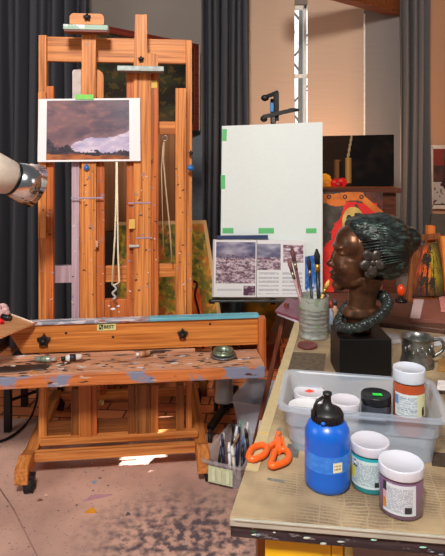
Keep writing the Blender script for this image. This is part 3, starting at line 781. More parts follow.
# base legs
def leg(px,py):
    g=PZ(px,py,.03); g=(g.x-rx,g.y-YE,.05)
    MB().bar((0,.07,.12),(g[0],g[1],.075),.035,.03).build('base_leg',BLK,re)
    c=MB(); c.tube([(g[0]-.012,g[1],.03),(g[0]+.012,g[1],.03)],.026,14); c.tube([(g[0],g[1],.04),(g[0],g[1],.075)],.01,8); c.build('caster',RUB,re)
leg(210,437); leg(236,395); leg(252,404); leg(216,406)
CV=plain('canvas_white',(220,230,229),.75,0,.02,80)
cv=MB(); c4=[P(222,126,YE-.02),P(322.5,122,YE-.02),P(322.5,298,YE-.04),P(220,298,YE-.04)]
def slab(c4,th):
    m=MB(); n=(c4[1]-c4[0]).cross(c4[3]-c4[0]).normalized(); n=n if n.y>0 else -n
    vs=[m.bm.verts.new(p) for p in c4]+[m.bm.verts.new(p+n*th) for p in c4]
    for f in ((3,2,1,0),(4,5,6,7),(0,1,5,4),(1,2,6,5),(2,3,7,6),(3,0,4,7)): m.bm.faces.new([vs[i] for i in f])
    return m
cvo=tag(slab(c4,.015).build('blank_canvas',CV),'tall blank white canvas with green tape tabs on the black metal easel','canvas')
for x0,x1,y0,y1,r in ((222.3,227,129,141,.05),(220.8,225.2,175,189,0),(222.5,233.5,228,233.3,0),(258.5,274,228,233.5,0),(306,316.5,228.3,233.2,0)):
    Yt=YE-.02-.02*((y0-126)/172)-.0025
    tp_=slab([P(x0,y0,Yt),P(x1,y0,Yt),P(x1-r*10,y1,Yt),P(x0-r*5,y1,Yt)],.002).build('tape_tab',GREENT,cvo)
# magazine
def fmag(u,v):
    W=(226,228,230)
    if u<.02: return (190,186,190)
    if abs(u-.475)<.006: return (150,146,150)
    n=nz(u*14,v*22,1,21); n2=nz(u*30,v*34,1,22); n3=nz(u*4,v*6,1,25)
    def sea(V):
        c=mixc((92,90,120),(150,140,158),n3+.4)
        if V>.38: c=mixc((120,96,110),(196,180,190),n*1.1+.45)
        if V<.3: c=mixc((88,88,122),(170,166,184),n3+.5-V)
        if n2>.3 and V>.38: c=mixc(c,(230,222,228),.6)
        if n2<-.34 and V>.3: c=mixc(c,(66,50,70),.6)
        return c
    if .04<u<.465 and .04<v<.76: return sea((v-.04)/.72)
    if .34<u<.465 and .80<v<.97: return sea(.5+(v-.8)) if n<.1 else (90,60,80)
    if .485<u<.735 and .07<v<.52:
        return mixc((96,98,124),(176,176,192),n3+.6-(v-.07)) if v<.3 else sea(.6)
    if .76<u<.98 and .08<v<.40: return mixc((110,76,92),(220,206,214),n*1.2+.5)
    if (.50<u<.72 or .75<u<.97) and .56<v<.95:
        k=(v*62)%1
        return (188,190,196) if k<.5 and n2>-.45 else W
    if .05<u<.32 and .82<v<.94: return (200,200,204) if (v*62)%1<.5 else W
    return W
mg=[P(213,239.5,YE-.068),P(305,240.5,YE-.068),P(305,297,YE-.068),P(212,297,YE-.068)]
mo=tag(quadslab('open_magazine',mg,fmag,110,76,.006,picmat('gloss',.3),None,(210,208,210),(220,220,220)),'open magazine with seascape photographs below the blank canvas','magazine')
tag(slab([P(217,236,YE-.075),P(268,235.4,YE-.075),P(268,238.6,YE-.075),P(217,239.3,YE-.075)],.02).build('blue_ruler',plain('navy',(52,64,104),.4)),'dark navy strip lying along the top of the open magazine','ruler')
def fblue(u,v):
    n=nz(u*6,v*9,1,31); c=mixc((40,96,176),(90,140,210),n+.3)
    return mixc(c,(230,236,244),(v-.68)*4+n) if v>.6 else c
tag(quadslab('blue_postcard',[P(304,257,YE-.065),P(320,254,YE-.065),P(320.5,297,YE-.06),P(304,297,YE-.06)],fblue,20,40,.003,picmat('gloss'),None),'blue sky picture card beside the open magazine','card')

# vase + red box under the magazine
q=P(259,337,4.16)
bxz=q.z
rb=empty('red_box',(q.x,4.16,0),0,'dark red-brown box standing behind the right end of the easel','box')
MB().b2((-.12,-.13,0),(.14,.10,bxz-.01),.004).build('body',plain('redbrown',(112,54,34),.7,0,.2,8),rb); MB().b2((-.13,-.14,bxz-.02),(.15,.11,bxz),.004).build('lid',plain('redbrown2',(120,60,38),.6),rb)
vm,vnt,vb=nodes('mottled_green_glaze'); N=vnt.nodes
tc=N.new('ShaderNodeTexCoord'); n_=N.new('ShaderNodeTexNoise'); n_.inputs['Scale'].default_value=9; n_.inputs['Detail'].default_value=5
r_=N.new('ShaderNodeValToRGB'); r_.color_ramp.elements[0].color=rgb(70,84,20); r_.color_ramp.elements[1].color=rgb(200,150,30); r_.color_ramp.elements[0].position=.35; r_.color_ramp.elements[1].position=.65
vnt.links.new(tc.outputs['Object'],n_.inputs['Vector']); vnt.links.new(n_.outputs['Fac'],r_.inputs['Fac']); vnt.links.new(r_.outputs['Color'],vb.inputs['Base Color']); vb.inputs['Roughness'].default_value=.35
MB_=MB().lathe([(0,0),(.05,0),(.08,.05),(.115,.14),(.125,.23),(.115,.32),(.07,.39),(.055,.41),(.07,.44),(.06,.44),(.045,.41),(0,.40)],n=36)
tag(MB_.build('ceramic_vase',vm,None,(q.x+.01,4.15,bxz)),'mottled yellow-green vase on the red-brown box','vase')
# wooden leaning strut near table's back-left
t_=P(287,303,2.83); b_=P(270,378,2.86); d_=b_-t_; g_=t_+d_*(t_.z/-d_.z)
tag(MB().bar(Vector((g_.x,g_.y,.012)),t_,.022,.022).build('wooden_stake',wood('slat_brown',(120,66,44),(86,44,30),'z')),'thin reddish brown wooden stake beside the back left corner of the table','stake')
# ================================================================ RIGHT BACKGROUND
YC=3.7
c0x=P(318,0,YC).x; c1x=P(397,0,YC).x; ctz=P(0,188,YC).z
sc=empty('sideboard',((c0x+c1x)/2,YC,0),0,'brown wooden cupboard carrying the black still life painting','cupboard')
DB=wood('dark_walnut',(104,56,34),(66,34,22),'x'); hw=(c1x-c0x)/2
MB().b2((-hw,0.02,0),(hw,.40,ctz-.03)).build('body',DB,sc); MB().b2((-hw-.02,-.03,ctz-.03),(hw+.02,.42,ctz)).build('top',DB,sc)
MB().b2((-hw+.02,0,.06),(-.005,.02,ctz-.06),.003).build('door',DB,sc); MB().b2((.005,0,.06),(hw-.02,.02,ctz-.06),.003).build('door',DB,sc)
fz_=P(0,292,YC-.16).z; MB().b2((-hw+.01,-.20,fz_-.03),(hw-.01,.0,fz_-.001)).build('shelf',DB,sc)
for x_ in (-hw+.03,hw-.07): MB().b2((x_,-.19,0),(x_+.04,-.15,fz_-.03)).build('leg',DB,sc)
def fstill(u,v):
    n=nz(u*5,v*5,1,41)
    c=mixc((14,12,12),(30,22,18),n+.3)
    if u<.40: c=mixc(c,(52,34,22),.55)
    if .36<u<.44 and v<.5 and abs((u-.36)-(.5-v)*.12)<.014: c=(150,130,100)
    if .18<u<.27 and .46<v<.86: c=mixc((120,80,44),(70,44,26),abs(u-.225)*20)
    if .33<u<.42 and .44<v<.92: c=mixc((176,130,70),(96,66,36),abs(u-.37)*18)
    if .25<u<.30 and .5<v<.85: c=(24,18,14)
    for cx_,cy_,r,cc_ in ((.04,.86,.10,(238,160,40)),(.10,.93,.06,(226,130,30)),(.20,.92,.07,(190,22,22)),(.29,.90,.065,(200,30,30)),(.25,.96,.05,(150,14,20))):
        if (u-cx_)**2+((v-cy_)*.75)**2<r*r: c=mixc(cc_,(255,210,170),max(0,.5-((u-cx_+.02)**2+(v-cy_+.03)**2)**.5*14))
    if v>.975: c=(130,70,36)
    return c
tag(quadslab('still_life_painting',[P(321,136,YC+.10),P(394,134.5,YC+.10),P(394,187.5,YC+.04),P(321,187.5,YC+.04)],fstill,84,60,.02,picmat('gloss2',.9),None,(20,16,14),(60,50,40)),'wide black still life painting with red and yellow fruit at its left','painting')
MATS['gloss2'].node_tree.nodes['Principled BSDF'].inputs['Specular IOR Level'].default_value=.12
# red figure painting
def fred2(u,v):
    x=319+64*u; y=192+100*v
    n=nz(u*6,v*6,1,51); n2=nz(u*13,v*11,1,52)
    c=mixc((52,46,40),(84,74,62),n+.4)
    if x>366 or y>262: c=mixc((110,48,26),(56,26,16),n+.5)
    if x<323: c=(190,110,40)
    xc=350-(y-204)*.36
    if y>202 and abs(x-xc)<6.5+n2*5+max(0,(y-215))*.10: c=mixc((226,26,16),(240,50,20),n+.2)
    if 203<y<216 and 356+(y-203)*.6<x<377: c=(226,24,18)
    if ((x-353)/11)**2+((y-223)/16)**2<1: c=mixc((222,190,104),(186,146,66),n+.5)
    if ((x-349)/2.6)**2+((y-219)/4)**2<1 or ((x-358)/4)**2+((y-215)/2)**2<1: c=(50,36,22)
    if abs(y-(197.5+math.sin(x*.12)*1.2))<4.5 and x<364: c=mixc((224,124,30),(190,90,22),n+.4)
    if 327<x<346 and ((x-337)/10)**2+((y-203)/3.5)**2<1: c=(226,116,30)
    if x>=360 and abs((y-198)-(x-362)*.85)<4: c=mixc((232,130,36),(200,96,24),n+.4)
    for cx_ in (329,345,361.5):
        d=((x-cx_)**2+(y-197)**2)**.5
        if 1.0<d<2.3: c=(40,22,14)
    return c
tag(quadslab('figure_painting',[P(319,192,YC-.07),P(383,192,YC-.07),P(383,292,YC-.16),P(319,292,YC-.16)],fred2,110,150,.02,picmat('oil'),None,(80,40,20)),'bright red and orange figure painting leaning on the brown cupboard','painting')
# dark side table behind the work table
dz=.765
dt=empty('side_table',(0,0,0),0,'dark brown table behind the bronze bust and pewter mug','table')
dp=[PZ(322,316,dz),PZ(470,332,dz),PZ(470,293,dz),PZ(318,293,dz)]
MB().prism([(p.x,p.y) for p in dp],dz-.05,dz,bev=.003).build('top',wood('sidetable_wood',(98,66,52),(70,46,38),'x'),dt)
for i in (0,1,2,3):
    p=dp[i]; sx=.04 if i in (0,3) else -.04; sy=.04 if i<2 else -.04
    MB().b2((p.x+sx-.025,p.y+sy-.025,0),(p.x+sx+.025,p.y+sy+.025,dz-.05)).build('leg',W_zd,dt)
# easel shelf carrying forest painting etc: things standing on the side table
def pz(px,py): return PZ(px,py,dz)
bk=[pz(410,322),pz(447,324),pz(451,303),pz(414,303)]
bo=empty('book',(0,0,0),0,'flat reddish brown book with a pale spine strip on the dark brown table','book')
MB().prism([(p.x,p.y) for p in bk],dz,dz+.018,bev=.001).build('cover',plain('bookc',(140,84,72),.5),bo)
bs=[bk[0],bk[0].lerp(bk[1],.27),bk[3].lerp(bk[2],.27),bk[3]]
MB().prism([(p.x,p.y) for p in bs],dz+.018,dz+.0195).build('label_strip',plain('bookstrip',(204,176,176),.6,0,.1,60),bo)
tag(MB().prism([(p.x,p.y) for p in (pz(441,316),pz(462,318),pz(462,300),pz(439,302))],dz+.021,dz+.027).build('pink_card',plain('pinkc',(214,140,130),.6)),'salmon pink card on top of the flat book at the right edge','card')
def fforest(u,v):
    n=nz(u*9,v*2.2,1,61); n2=nz(u*12,v*12,1,62); n3=nz(u*26,v*5,1,63)
    c=mixc((70,34,16),(232,96,20),u*2.6+n*.6) if u<.42 else mixc((226,110,20),(170,150,24),(u-.42)*4+n*.6)
    c=mixc(c,(70,60,14),max(0,u-.72)*3)
    c=mixc(c,(40,18,8),max(0,v-.66)*2.2); c=mixc(c,(30,18,8),max(0,.16-v)*4)
    if n3>.18: c=mixc(c,(60,26,10),.6)
    for cx_,w_ in ((.30,.02),(.47,.035),(.70,.02)):
        if abs(u-cx_-.03*math.sin(v*6))<w_ and v>.25: c=(26,16,8)
    for cx_,cy_,r in ((.40,.26,.15),(.56,.20,.12),(.48,.36,.10),(.30,.70,.12),(.6,.74,.10)):
        if (u-cx_)**2+(v-cy_)**2<r*r*(1+n2*1.6): c=mixc((28,24,10),(60,44,14),n2+.2)
    return c
fp2=empty('framed_painting',(0,0,0),0,'glowing orange and yellow tree painting in a wooden frame at the right','painting')
Yf=2.99
fc=[P(418,238,Yf),P(441,236,Yf),P(447.5,299,Yf-.04),P(409,299,Yf-.04)]
fc=[P(417,238,Yf),P(440,236,Yf),P(449,301,Yf-.03),P(408,301,Yf-.03)]
inn=[fc[0].lerp(fc[2],.10),fc[1].lerp(fc[3],.10),fc[2].lerp(fc[0],.08),fc[3].lerp(fc[1],.08)]
quadslab('canvas',inn,fforest,60,100,.01,picmat('oil'),fp2)
FR=wood('dark_frame',(134,76,36),(92,50,24),'z')
for i in range(4):
    MB().bar(fc[i],fc[(i+1)%4],.03,.02,up=(0,1,0)).build('frame_rail',FR,fp2)
tag(slab([P(441,236,Yf-.05),P(466,236,Yf-.05),P(470,300,Yf-.09),P(447,300,Yf-.09)],.02).build('wood_board',wood('board_pale',(226,140,60),(200,110,44),'z')),'bright orange wooden board at the right edge beside the tree painting','board')
# small orange glass lamp
lq=P(401,290,2.95)
sl=empty('glass_lamp',(lq.x,2.95,dz),0,'small glowing orange glass lamp between the bust and the tree painting','lamp')
lz=lq.z-dz
MB().lathe([(0,0),(.03,0),(.03,.01),(.008,.015),(.008,max(.02,lz-.05)),(0,max(.02,lz-.05))]).build('base',BLK,sl)
MB().ell((0,0,lz),(.020,.020,.029)).build('globe',plain('glow_orange',(190,60,14),.3,emit=(240,60,10),es=.25),sl)
# wooden block above the frame + grey stool back
tag(MB().b2((P(428,0,3.03).x,3.03,dz),(P(435.5,0,3.03).x,3.07,P(0,226,3.03).z)).build('wooden_post',wood('post_orange',(224,128,54),(180,90,34),'z')),'orange wooden post rising behind the framed tree painting','post')
tag(slab([P(432,214,3.9),P(452,214,3.9),P(452,260,3.88),P(426,260,3.88)],.03).build('grey_board',plain('greyb',(74,66,58),.8)),'dull grey-brown board standing behind the orange wooden post','board')
gb=bpy.data.objects['grey_board']
bmx=MB().b2((P(420,0,3.85).x,3.80,0),(P(470,0,3.85).x,4.0,P(0,259,3.85).z),.003)
tag(bmx.build('storage_box',plain('storebox',(70,52,42),.8)),'tall dark brown box behind the tree painting','box')
# framed picture on the tan wall
YPF=4.60
fp3=empty('framed_picture',(0,0,0),0,'dark picture in a thin white frame on the tan wall at the right edge','picture')
def fpk(u,v):
    n=nz(u*6,v*5,1,71); c=mixc((44,30,28),(90,54,46),n+.3)
    if v>.6 and n>0: c=(170,160,150)
    if u<.3 and v<.3: c=(120,40,30)
    return c
quadslab('print',[P(433,149,YPF),P(470,149,YPF),P(470,204,YPF),P(433,204,YPF)],fpk,30,40,.01,picmat('gloss'),fp3)
for a,b in (((431,147),(472,147)),((472,147),(472,207)),((431,207),(472,207)),((431,147),(431,207))):
    MB().bar(P(a[0],a[1],YPF),P(b[0],b[1],YPF),.03,.018,up=(0,1,0)).build('frame_rail',plain('white_frame',(200,186,170),.5),fp3)
struct(MB().b2((wx(424,4.66),4.64,0.3),(3.2,4.70,3.4),0).build('wall_panel_right',WALLR))

# ================================================================ WORK TABLE
TZ=.75
FL=PZ(230.5,515.5,TZ); BLc=PZ(296,318,TZ)
FR0=PZ(445,533.5,TZ); FRc=FL+(FR0-FL)*2.6; BRc=Vector((BLc.x+1.05,BLc.y-.16,TZ))
BLc=BLc
tbl=empty('work_table',(FL.x,FL.y,0),0,'work table with a dark paint-crusted edge and yellow front at lower right','table')
o0=Vector((FL.x,FL.y,0))
def tl(p): p=Vector(p)-o0; return (p.x,p.y)
BRc=PZ(470,337,TZ)
poly=[tl(FL),tl(FRc),tl(BRc),tl(BLc)]
EDG=wood('crusted_edge',(64,54,58),(36,32,38),'x',stain=[(5,(110,104,110),.60,(6,6,20)),(4,(40,110,60),.68,(5,5,12)),(6,(190,190,180),.69,(6,6,16))])
MB().prism(poly,TZ-.047,TZ-.020,bev=.002).build('tabletop',EDG,tbl)
for q in (FL,FRc,BRc,BLc):
    cxy=(FL+FRc+BRc+BLc)/4; d=(cxy-q); d.z=0; d.normalize(); p=Vector(tl(q)+(0,))+d*.13
    MB().b2((p.x-.03,p.y-.03,0),(p.x+.03,p.y+.03,TZ-.052)).build('leg',W_zd,tbl)
# globs of paint on the edge
fd=(FRc-FL); fd.z=0; fl_=fd.length; fd.normalize(); fn=Vector((fd.y,-fd.x,0))
gl=MB(); rn=random.Random(11)
gm_=[plain('glob_white',(170,180,170),.5),plain('glob_green',(60,170,70),.5),plain('glob_grey',(110,120,130),.5),plain('glob_mint',(150,200,180),.5)]
for k in range(12):
    t=rn.uniform(.02,.5); gl.mi=rn.choice([0,2,2,3,2]) 
    if .18<t<.24: gl.mi=rn.choice([1,0,0])
    p=Vector(tl(FL)+(0,))+fd*t+fn*.002; gl.ell((p.x,p.y,TZ-.034+rn.uniform(-.010,.010)),(rn.uniform(.003,.010),.0025,rn.uniform(.001,.0035)),None,8)
g=gl.build('paint_globs',gm_,tbl); g['kind']='stuff'
# yellow drawer fronts under the table
YE_=plain('yellow_paint',(236,186,20),.45,0,.06,10)
def tf(px,depth=.03):   # point along front edge under pixel px, set back
    lo,hi=0,1.2
    for _ in range(40):
        t=(lo+hi)/2; p=FL+fd*t-fn*depth; 
        if CX+p.x*F/p.y<px: lo=t
        else: hi=t
    return t
for a,b,mt,nm in ((265,331,YE_,'drawer'),(331.5,343.5,YE_,'drawer'),(344.5,353,plain('cream_paint',(206,196,120),.5),'end_panel')):
    ta,tb_=tf(a),tf(b); pa=Vector(tl(FL)+(0,))+fd*ta-fn*.03; pb=Vector(tl(FL)+(0,))+fd*tb_-fn*.03
    m=MB(); c=(pa+pb)/2-fn*.15
    m.box((c.x,c.y,TZ-.047-.14),((pb-pa).length,.30,.28),Matrix.Rotation(math.atan2(fd.y,fd.x),3,'Z'),.003); m.build(nm,mt,tbl)
# newspaper cover
def newsmat():
    m,nt,b=nodes('newspaper'); N=nt.nodes; L=nt.links
    tc=N.new('ShaderNodeTexCoord'); mp=N.new('ShaderNodeMapping'); mp.inputs['Rotation'].default_value=(0,0,.2); L.new(tc.outputs['Object'],mp.inputs['Vector'])
    br=N.new('ShaderNodeTexBrick'); br.offset=0; br.inputs['Scale'].default_value=1; br.inputs['Brick Width'].default_value=.052; br.inputs['Row Height'].default_value=.0105; br.inputs['Mortar Size'].default_value=.0022; br.inputs['Mortar Smooth'].default_value=.3
    br.inputs['Color1'].default_value=(0,0,0,1); br.inputs['Color2'].default_value=(.25,.25,.25,1); br.inputs['Mortar'].default_value=(.85,.85,.85,1)
    nd=N.new('ShaderNodeTexNoise'); nd.inputs['Scale'].default_value=9; L.new(tc.outputs['Object'],nd.inputs['Vector'])
    vm_=N.new('ShaderNodeVectorMath'); vm_.operation='MULTIPLY_ADD'; vm_.inputs[1].default_value=(.035,.035,0); L.new(nd.outputs['Color'],vm_.inputs[0]); L.new(mp.outputs['Vector'],vm_.inputs[2]); L.new(vm_.outputs[0],br.inputs['Vector'])
    # broken letters
    mp2=N.new('ShaderNodeMapping'); mp2.inputs['Scale'].default_value=(260,90,1); mp2.inputs['Rotation'].default_value=(0,0,.2); L.new(tc.outputs['Object'],mp2.inputs['Vector'])
    n2=N.new('ShaderNodeTexNoise'); n2.inputs['Scale'].default_value=1; L.new(mp2.outputs['Vector'],n2.inputs['Vector'])
    # patches where there is text
    n3=N.new('ShaderNodeTexNoise'); n3.inputs['Scale'].default_value=7; n3.inputs['Detail'].default_value=1; L.new(tc.outputs['Object'],n3.inputs['Vector'])
    r3=N.new('ShaderNodeValToRGB'); r3.color_ramp.elements[0].position=.45; r3.color_ramp.elements[1].position=.60; L.new(n3.outputs['Fac'],r3.inputs['Fac'])
    inv=N.new('ShaderNodeMath'); inv.operation='SUBTRACT'; inv.inputs[0].default_value=1; L.new(br.outputs['Color'],inv.inputs[1])
    m1=N.new('ShaderNodeMath'); m1.operation='MULTIPLY'; L.new(inv.outputs[0],m1.inputs[0]); L.new(n2.outputs['Fac'],m1.inputs[1])
    m2=N.new('ShaderNodeMath'); m2.operation='MULTIPLY'; m15=N.new('ShaderNodeMath'); m15.operation='MULTIPLY'; m15.inputs[1].default_value=1.05; m15.use_clamp=True; L.new(m1.outputs[0],m15.inputs[0]); L.new(m15.outputs[0],m2.inputs[0]); L.new(r3.outputs['Color'],m2.inputs[1])
    n4=N.new('ShaderNodeTexNoise'); n4.inputs['Scale'].default_value=5; n4.inputs['Detail'].default_value=6; L.new(tc.outputs['Object'],n4.inputs['Vector'])
    r4=N.new('ShaderNodeValToRGB'); r4.color_ramp.elements[0].color=rgb(124,104,80); r4.color_ramp.elements[1].color=rgb(184,162,126); r4.color_ramp.elements[0].position=.35; r4.color_ramp.elements[1].position=.65; L.new(n4.outputs['Fac'],r4.inputs['Fac'])
    mx=N.new('ShaderNodeMix'); mx.data_type='RGBA'; L.new(m2.outputs[0],mx.inputs[0]); L.new(r4.outputs['Color'],mx.inputs[6]); mx.inputs[7].default_value=rgb(76,60,52)
    L.new(mx.outputs[2],b.inputs['Base Color']); b.inputs['Roughness'].default_value=.7
    bp=N.new('ShaderNodeBump'); bp.inputs['Strength'].default_value=.5; bp.inputs['Distance'].default_value=.01; L.new(n4.outputs['Fac'],bp.inputs['Height']); L.new(bp.outputs['Normal'],b.inputs['Normal'])
    return m
NW=newsmat()
ns=empty('newspaper',(FL.x,FL.y,0),0,'old newspaper covering the work table top','newspaper')
cen=sum((Vector(p) for p in poly),Vector((0,0)))/4
MB().prism([tuple(cen+(Vector(p)-cen)*1.004) for p in poly],TZ-.018,TZ,bev=.003).build('top_sheet',NW,ns)
m=MB(); a=Vector(tl(FL)+(0,)); 
M2=Matrix.Rotation(math.atan2(fd.y,fd.x),3,'Z')
c=a+fd*.62+fn*.004; m.box((c.x,c.y,TZ-.011),(1.24,.006,.016),M2,.002); m.box((c.x+fn.x*.001,c.y+fn.y*.001-.001,TZ-.004),(1.22,.007,.004),M2,.001)
m.build('folded_front_edge',plain('paper_edge',(172,168,154),.7,0,.12,14),ns)
# left tape strip along the edge with yellow spots
sd=(BLc-FL); sd.z=0; sl_=sd.length; sd.normalize(); sn=Vector((sd.y,-sd.x,0))
c=Vector(tl(FL)+(0,))+sd*(sl_*.55)+sn*.016
MB().box((c.x,c.y,TZ+.001),(.032,sl_*.86,.002),Matrix.Rotation(math.atan2(sd.y,sd.x)-PI/2,3,'Z'),0).build('tape_border',plain('cream_tape',(190,170,128),.6,0,.08),ns)
for px,py in ((262,433),(266,432),(258,447)):
    q=PZ(px,py,TZ+.003); MB().ell((q.x-FL.x,q.y-FL.y,TZ+.002),(.004,.004,.001),None,10).build('paint_spot',plain('spot_y',(228,180,30),.5),ns)
# printed dark photos on the newspaper
def patch(c4,c,n='printed_photo'):
    pts=[PZ(x,y,TZ) for x,y in c4]
    return MB().prism([(p.x-FL.x,p.y-FL.y) for p in pts][::-1],TZ-.001,TZ+.0012).build(n,plain('ph%d%d%d'%c,c,.7,0,.35,60),ns)
patch([(292,352),(326,354),(324,371),(288,370)],(92,78,62)); patch([(288,444),(300,446),(298,458),(285,456)],(96,94,88)); patch([(430,452),(450,454),(450,468),(432,466)],(60,46,36)); patch([(268,478),(285,481),(284,483),(267,480)],(112,112,104),'headline')
patch([(297,390-30),(297,361),(297,362),(296,362)],(92,78,62)) if False else None

# helper lathe thing on table
def jar(px,pyc,r,h,bodyc,lidc,label,lidh=.022,z0=TZ,Y=None,rough=.25,glass=True,lab=None,cat='paint jar',group=None,lidlab=None):
    p=PZ(px,pyc,z0) if Y is None else Vector(((px-CX)*Y/F,Y,z0))
    e=empty('paint_jar',(p.x,p.y,z0+.0005),0,label,cat,group)
    hb=h-lidh
    MB().lathe([(0,0),(r*.90,0),(r*.97,.004),(r*.97,hb*.9),(r*.90,hb*.97),(r*.88,hb+.004),(0,hb+.004)],n=48).build('body',plain('body%d%d%d'%bodyc,bodyc,rough,0,.06,20,coat=.4),e)
    MB().lathe([(r*.90,hb),(r*.99,hb),(r*1.0,hb+.002),(r*1.0,h-.003),(r*.985,h-.0005),(r*.93,h),(r*.90,h-.0018),(0,h-.0018)],n=48).build('lid',plain('lid%d%d%d'%lidc,lidc,.4,0,.02),e)
    return e
def ftext(bg=(206,216,220),ink=(110,124,140),dens=.55,blocks=()):
    def f(u,v):
        for (a,b,c_,d,col) in blocks:
            if a<u<c_ and b<v<d: return col
        if .08<u<.9 and .1<v<.9 and (v*26)%1<.45:
            if noise.noise(Vector((u*34,int(v*26)*3.3,1)))>-.15: return ink
        return bg
    return f
LB=picmat('jar_label',.45)
def part(e,n):
    return [o for o in e.children if o.name.split('.')[0]==n][0]
j1=jar(401,508.5,.0492,.106,(118,88,116),(200,202,214),'purple-brown paint jar with a white lid, nearest the table corner')
curved('label',(0,0),.0485,-158,-68,.012,.076,ftext((200,208,216),(120,130,150),blocks=((.0,.0,.13,.3,(40,40,44)),(0,.3,.13,.55,(190,150,170)),(0,.55,.12,.9,(200,120,40)),(.66,.72,.86,.92,(40,44,50)))),60,52,LB,part(j1,'body'))
j2=jar(370,485,.0455,.108,(40,150,160),(198,198,210),'teal paint jar with a white lid beside the blue bottle')
curved('label',(0,0),.0448,-175,-62,.014,.076,ftext((196,214,218),(110,130,150),blocks=((.12,.05,.26,.30,(24,24,28)),(.0,.35,.2,.75,(214,206,90)),(.74,.74,.88,.92,(40,44,50)))),70,52,LB,part(j2,'body'))
def cylt(r,zc,ac): return lambda x,y: Vector((r*math.cos(math.radians(ac)+x/r),r*math.sin(math.radians(ac)+x/r),zc+y))
textmesh('lettering','M',.016,WHITEP,part(j2,'body'),cylt(.0457,.066,-153))
# blue bottle
bp_=PZ(327.3,484,TZ); bt=empty('paint_bottle',(bp_.x,bp_.y,TZ+.0005),0,'large blue squeeze bottle with a black nozzle cap','bottle')
BR=.0535
MB().lathe([(0,0),(BR*.90,0),(BR*.99,.008),(BR,.02),(BR,.118),(BR*.97,.134),(BR*.86,.147),(BR*.66,.156),(BR*.60,.158),(0,.158)],n=56).build('body',plain('blue_paint',(12,94,200),.32,0,.10,6,coat=.2),bt)
cpv=MB(); cpv.lathe([(BR*.60,.153),(BR*.69,.154),(BR*.70,.172),(BR*.64,.178),(BR*.40,.182),(.012,.191),(.0095,.200),(.0085,.211),(.011,.213),(.011,.219),(.004,.221),(0,.221)],n=40)
for k in range(30):
    a=2*PI*k/30; cpv.box((BR*.70*math.cos(a),BR*.70*math.sin(a),.163),(.0025,.0025,.016),Matrix.Rotation(a,3,'Z'),0)
cpv.tube([(-.012,-.012,.213),(-.027,-.018,.206),(-.033,-.02,.195),(-.034,-.02,.172)],.004,8)
cpv.build('nozzle_cap',BLKP,bt)
for (x,z) in ((-.016,.161),): MB().ell((x,-BR*.68,z),(.006,.004,.004),None,10).build('paint_drip',MATS['blue_paint'],bt)
curved('clear_band',(0,0),BR+.0006,-180,0,.052,.090,lambda u,v:mixc((40,116,214),(66,134,220),nz(u*12,v*6,1,5)+.3),40,10,picmat('gloss'),part(bt,'body'))
curved('price_sticker',(0,0),BR+.0012,-86,-62,.056,.078,lambda u,v:(120,60,60) if (.25<v<.42 or .55<v<.75) and (u*7)%1<.6 and .12<u<.88 else (226,222,184),24,20,LB,part(bt,'body'))

# TUB ------------------------------------------------------------
rz=TZ+.125
tA=PZ(276.5,407,rz); ta=-math.radians(11.0); txd=Vector((math.cos(ta),math.sin(ta),0)); tyd=Vector((-math.sin(ta),math.cos(ta),0))
TW,TD=.435,.265
tc_=tA+txd*TW/2+tyd*TD/2
def plast(name,c,a,r=.3):
    m,nt,b=nodes(name); b.inputs['Base Color'].default_value=rgb(*c); b.inputs['Roughness'].default_value=r; b.inputs['Alpha'].default_value=a
    return m
PL=plast('translucent_plastic',(180,192,208),.38)
tub=empty('plastic_tub',(tc_.x,tc_.y,TZ+.001),ta,'large translucent plastic tub full of paint jars','tub')
def rrect(w,d,r,n=5):
    out=[]
    for cx_,cy_,a0 in ((w/2-r,d/2-r,0),(-w/2+r,d/2-r,90),(-w/2+r,-d/2+r,180),(w/2-r,-d/2+r,270)):
        for k in range(n+1):
            a=math.radians(a0+90*k/n); out.append((cx_+r*math.cos(a),cy_+r*math.sin(a)))
    return out
def tubmesh(m,w,d,h,bot=.86,th=.003,lip=.012,r=.03,step=None):
    prof=[(0.0,None)]
    levels=[(.001,bot,0),(h*.55,bot+(1-bot)*.45,0)]
    if step: levels+=[(h*.56,bot+(1-bot)*.45,step)]
    levels+=[(h-.012,.985,0),(h-.011,1,lip),(h,1,lip),(h,1,0)]
    inner=[(h-.004,1,-th*1),(h*.5,bot+(1-bot)*.4,-th),(th+.001,bot,-th)]
    rings=[]
    for z,s_,o in levels+inner:
        ww=(w-2*lip)*s_+2*o; dd=(d-2*lip)*s_+2*o
        rings.append([m.bm.verts.new((x,y,z)) for x,y in rrect(ww,dd,r)])
    n=len(rings[0])
    for i in range(len(rings)-1):
        for k in range(n):
            f=m.bm.faces.new((rings[i][k],rings[i][(k+1)%n],rings[i+1][(k+1)%n],rings[i+1][k]))
    m.bm.faces.new(rings[0][::-1]); m.bm.faces.new(rings[-1])
    return m
tubmesh(MB(),TW,TD,.125,.88,.003,.012,.03,.004).build('body',PL,tub)
MB().b2((-.06,-TD/2-.001,.112),(.06,-TD/2+.001,.118),.0).build('rim_mark',PL,tub)
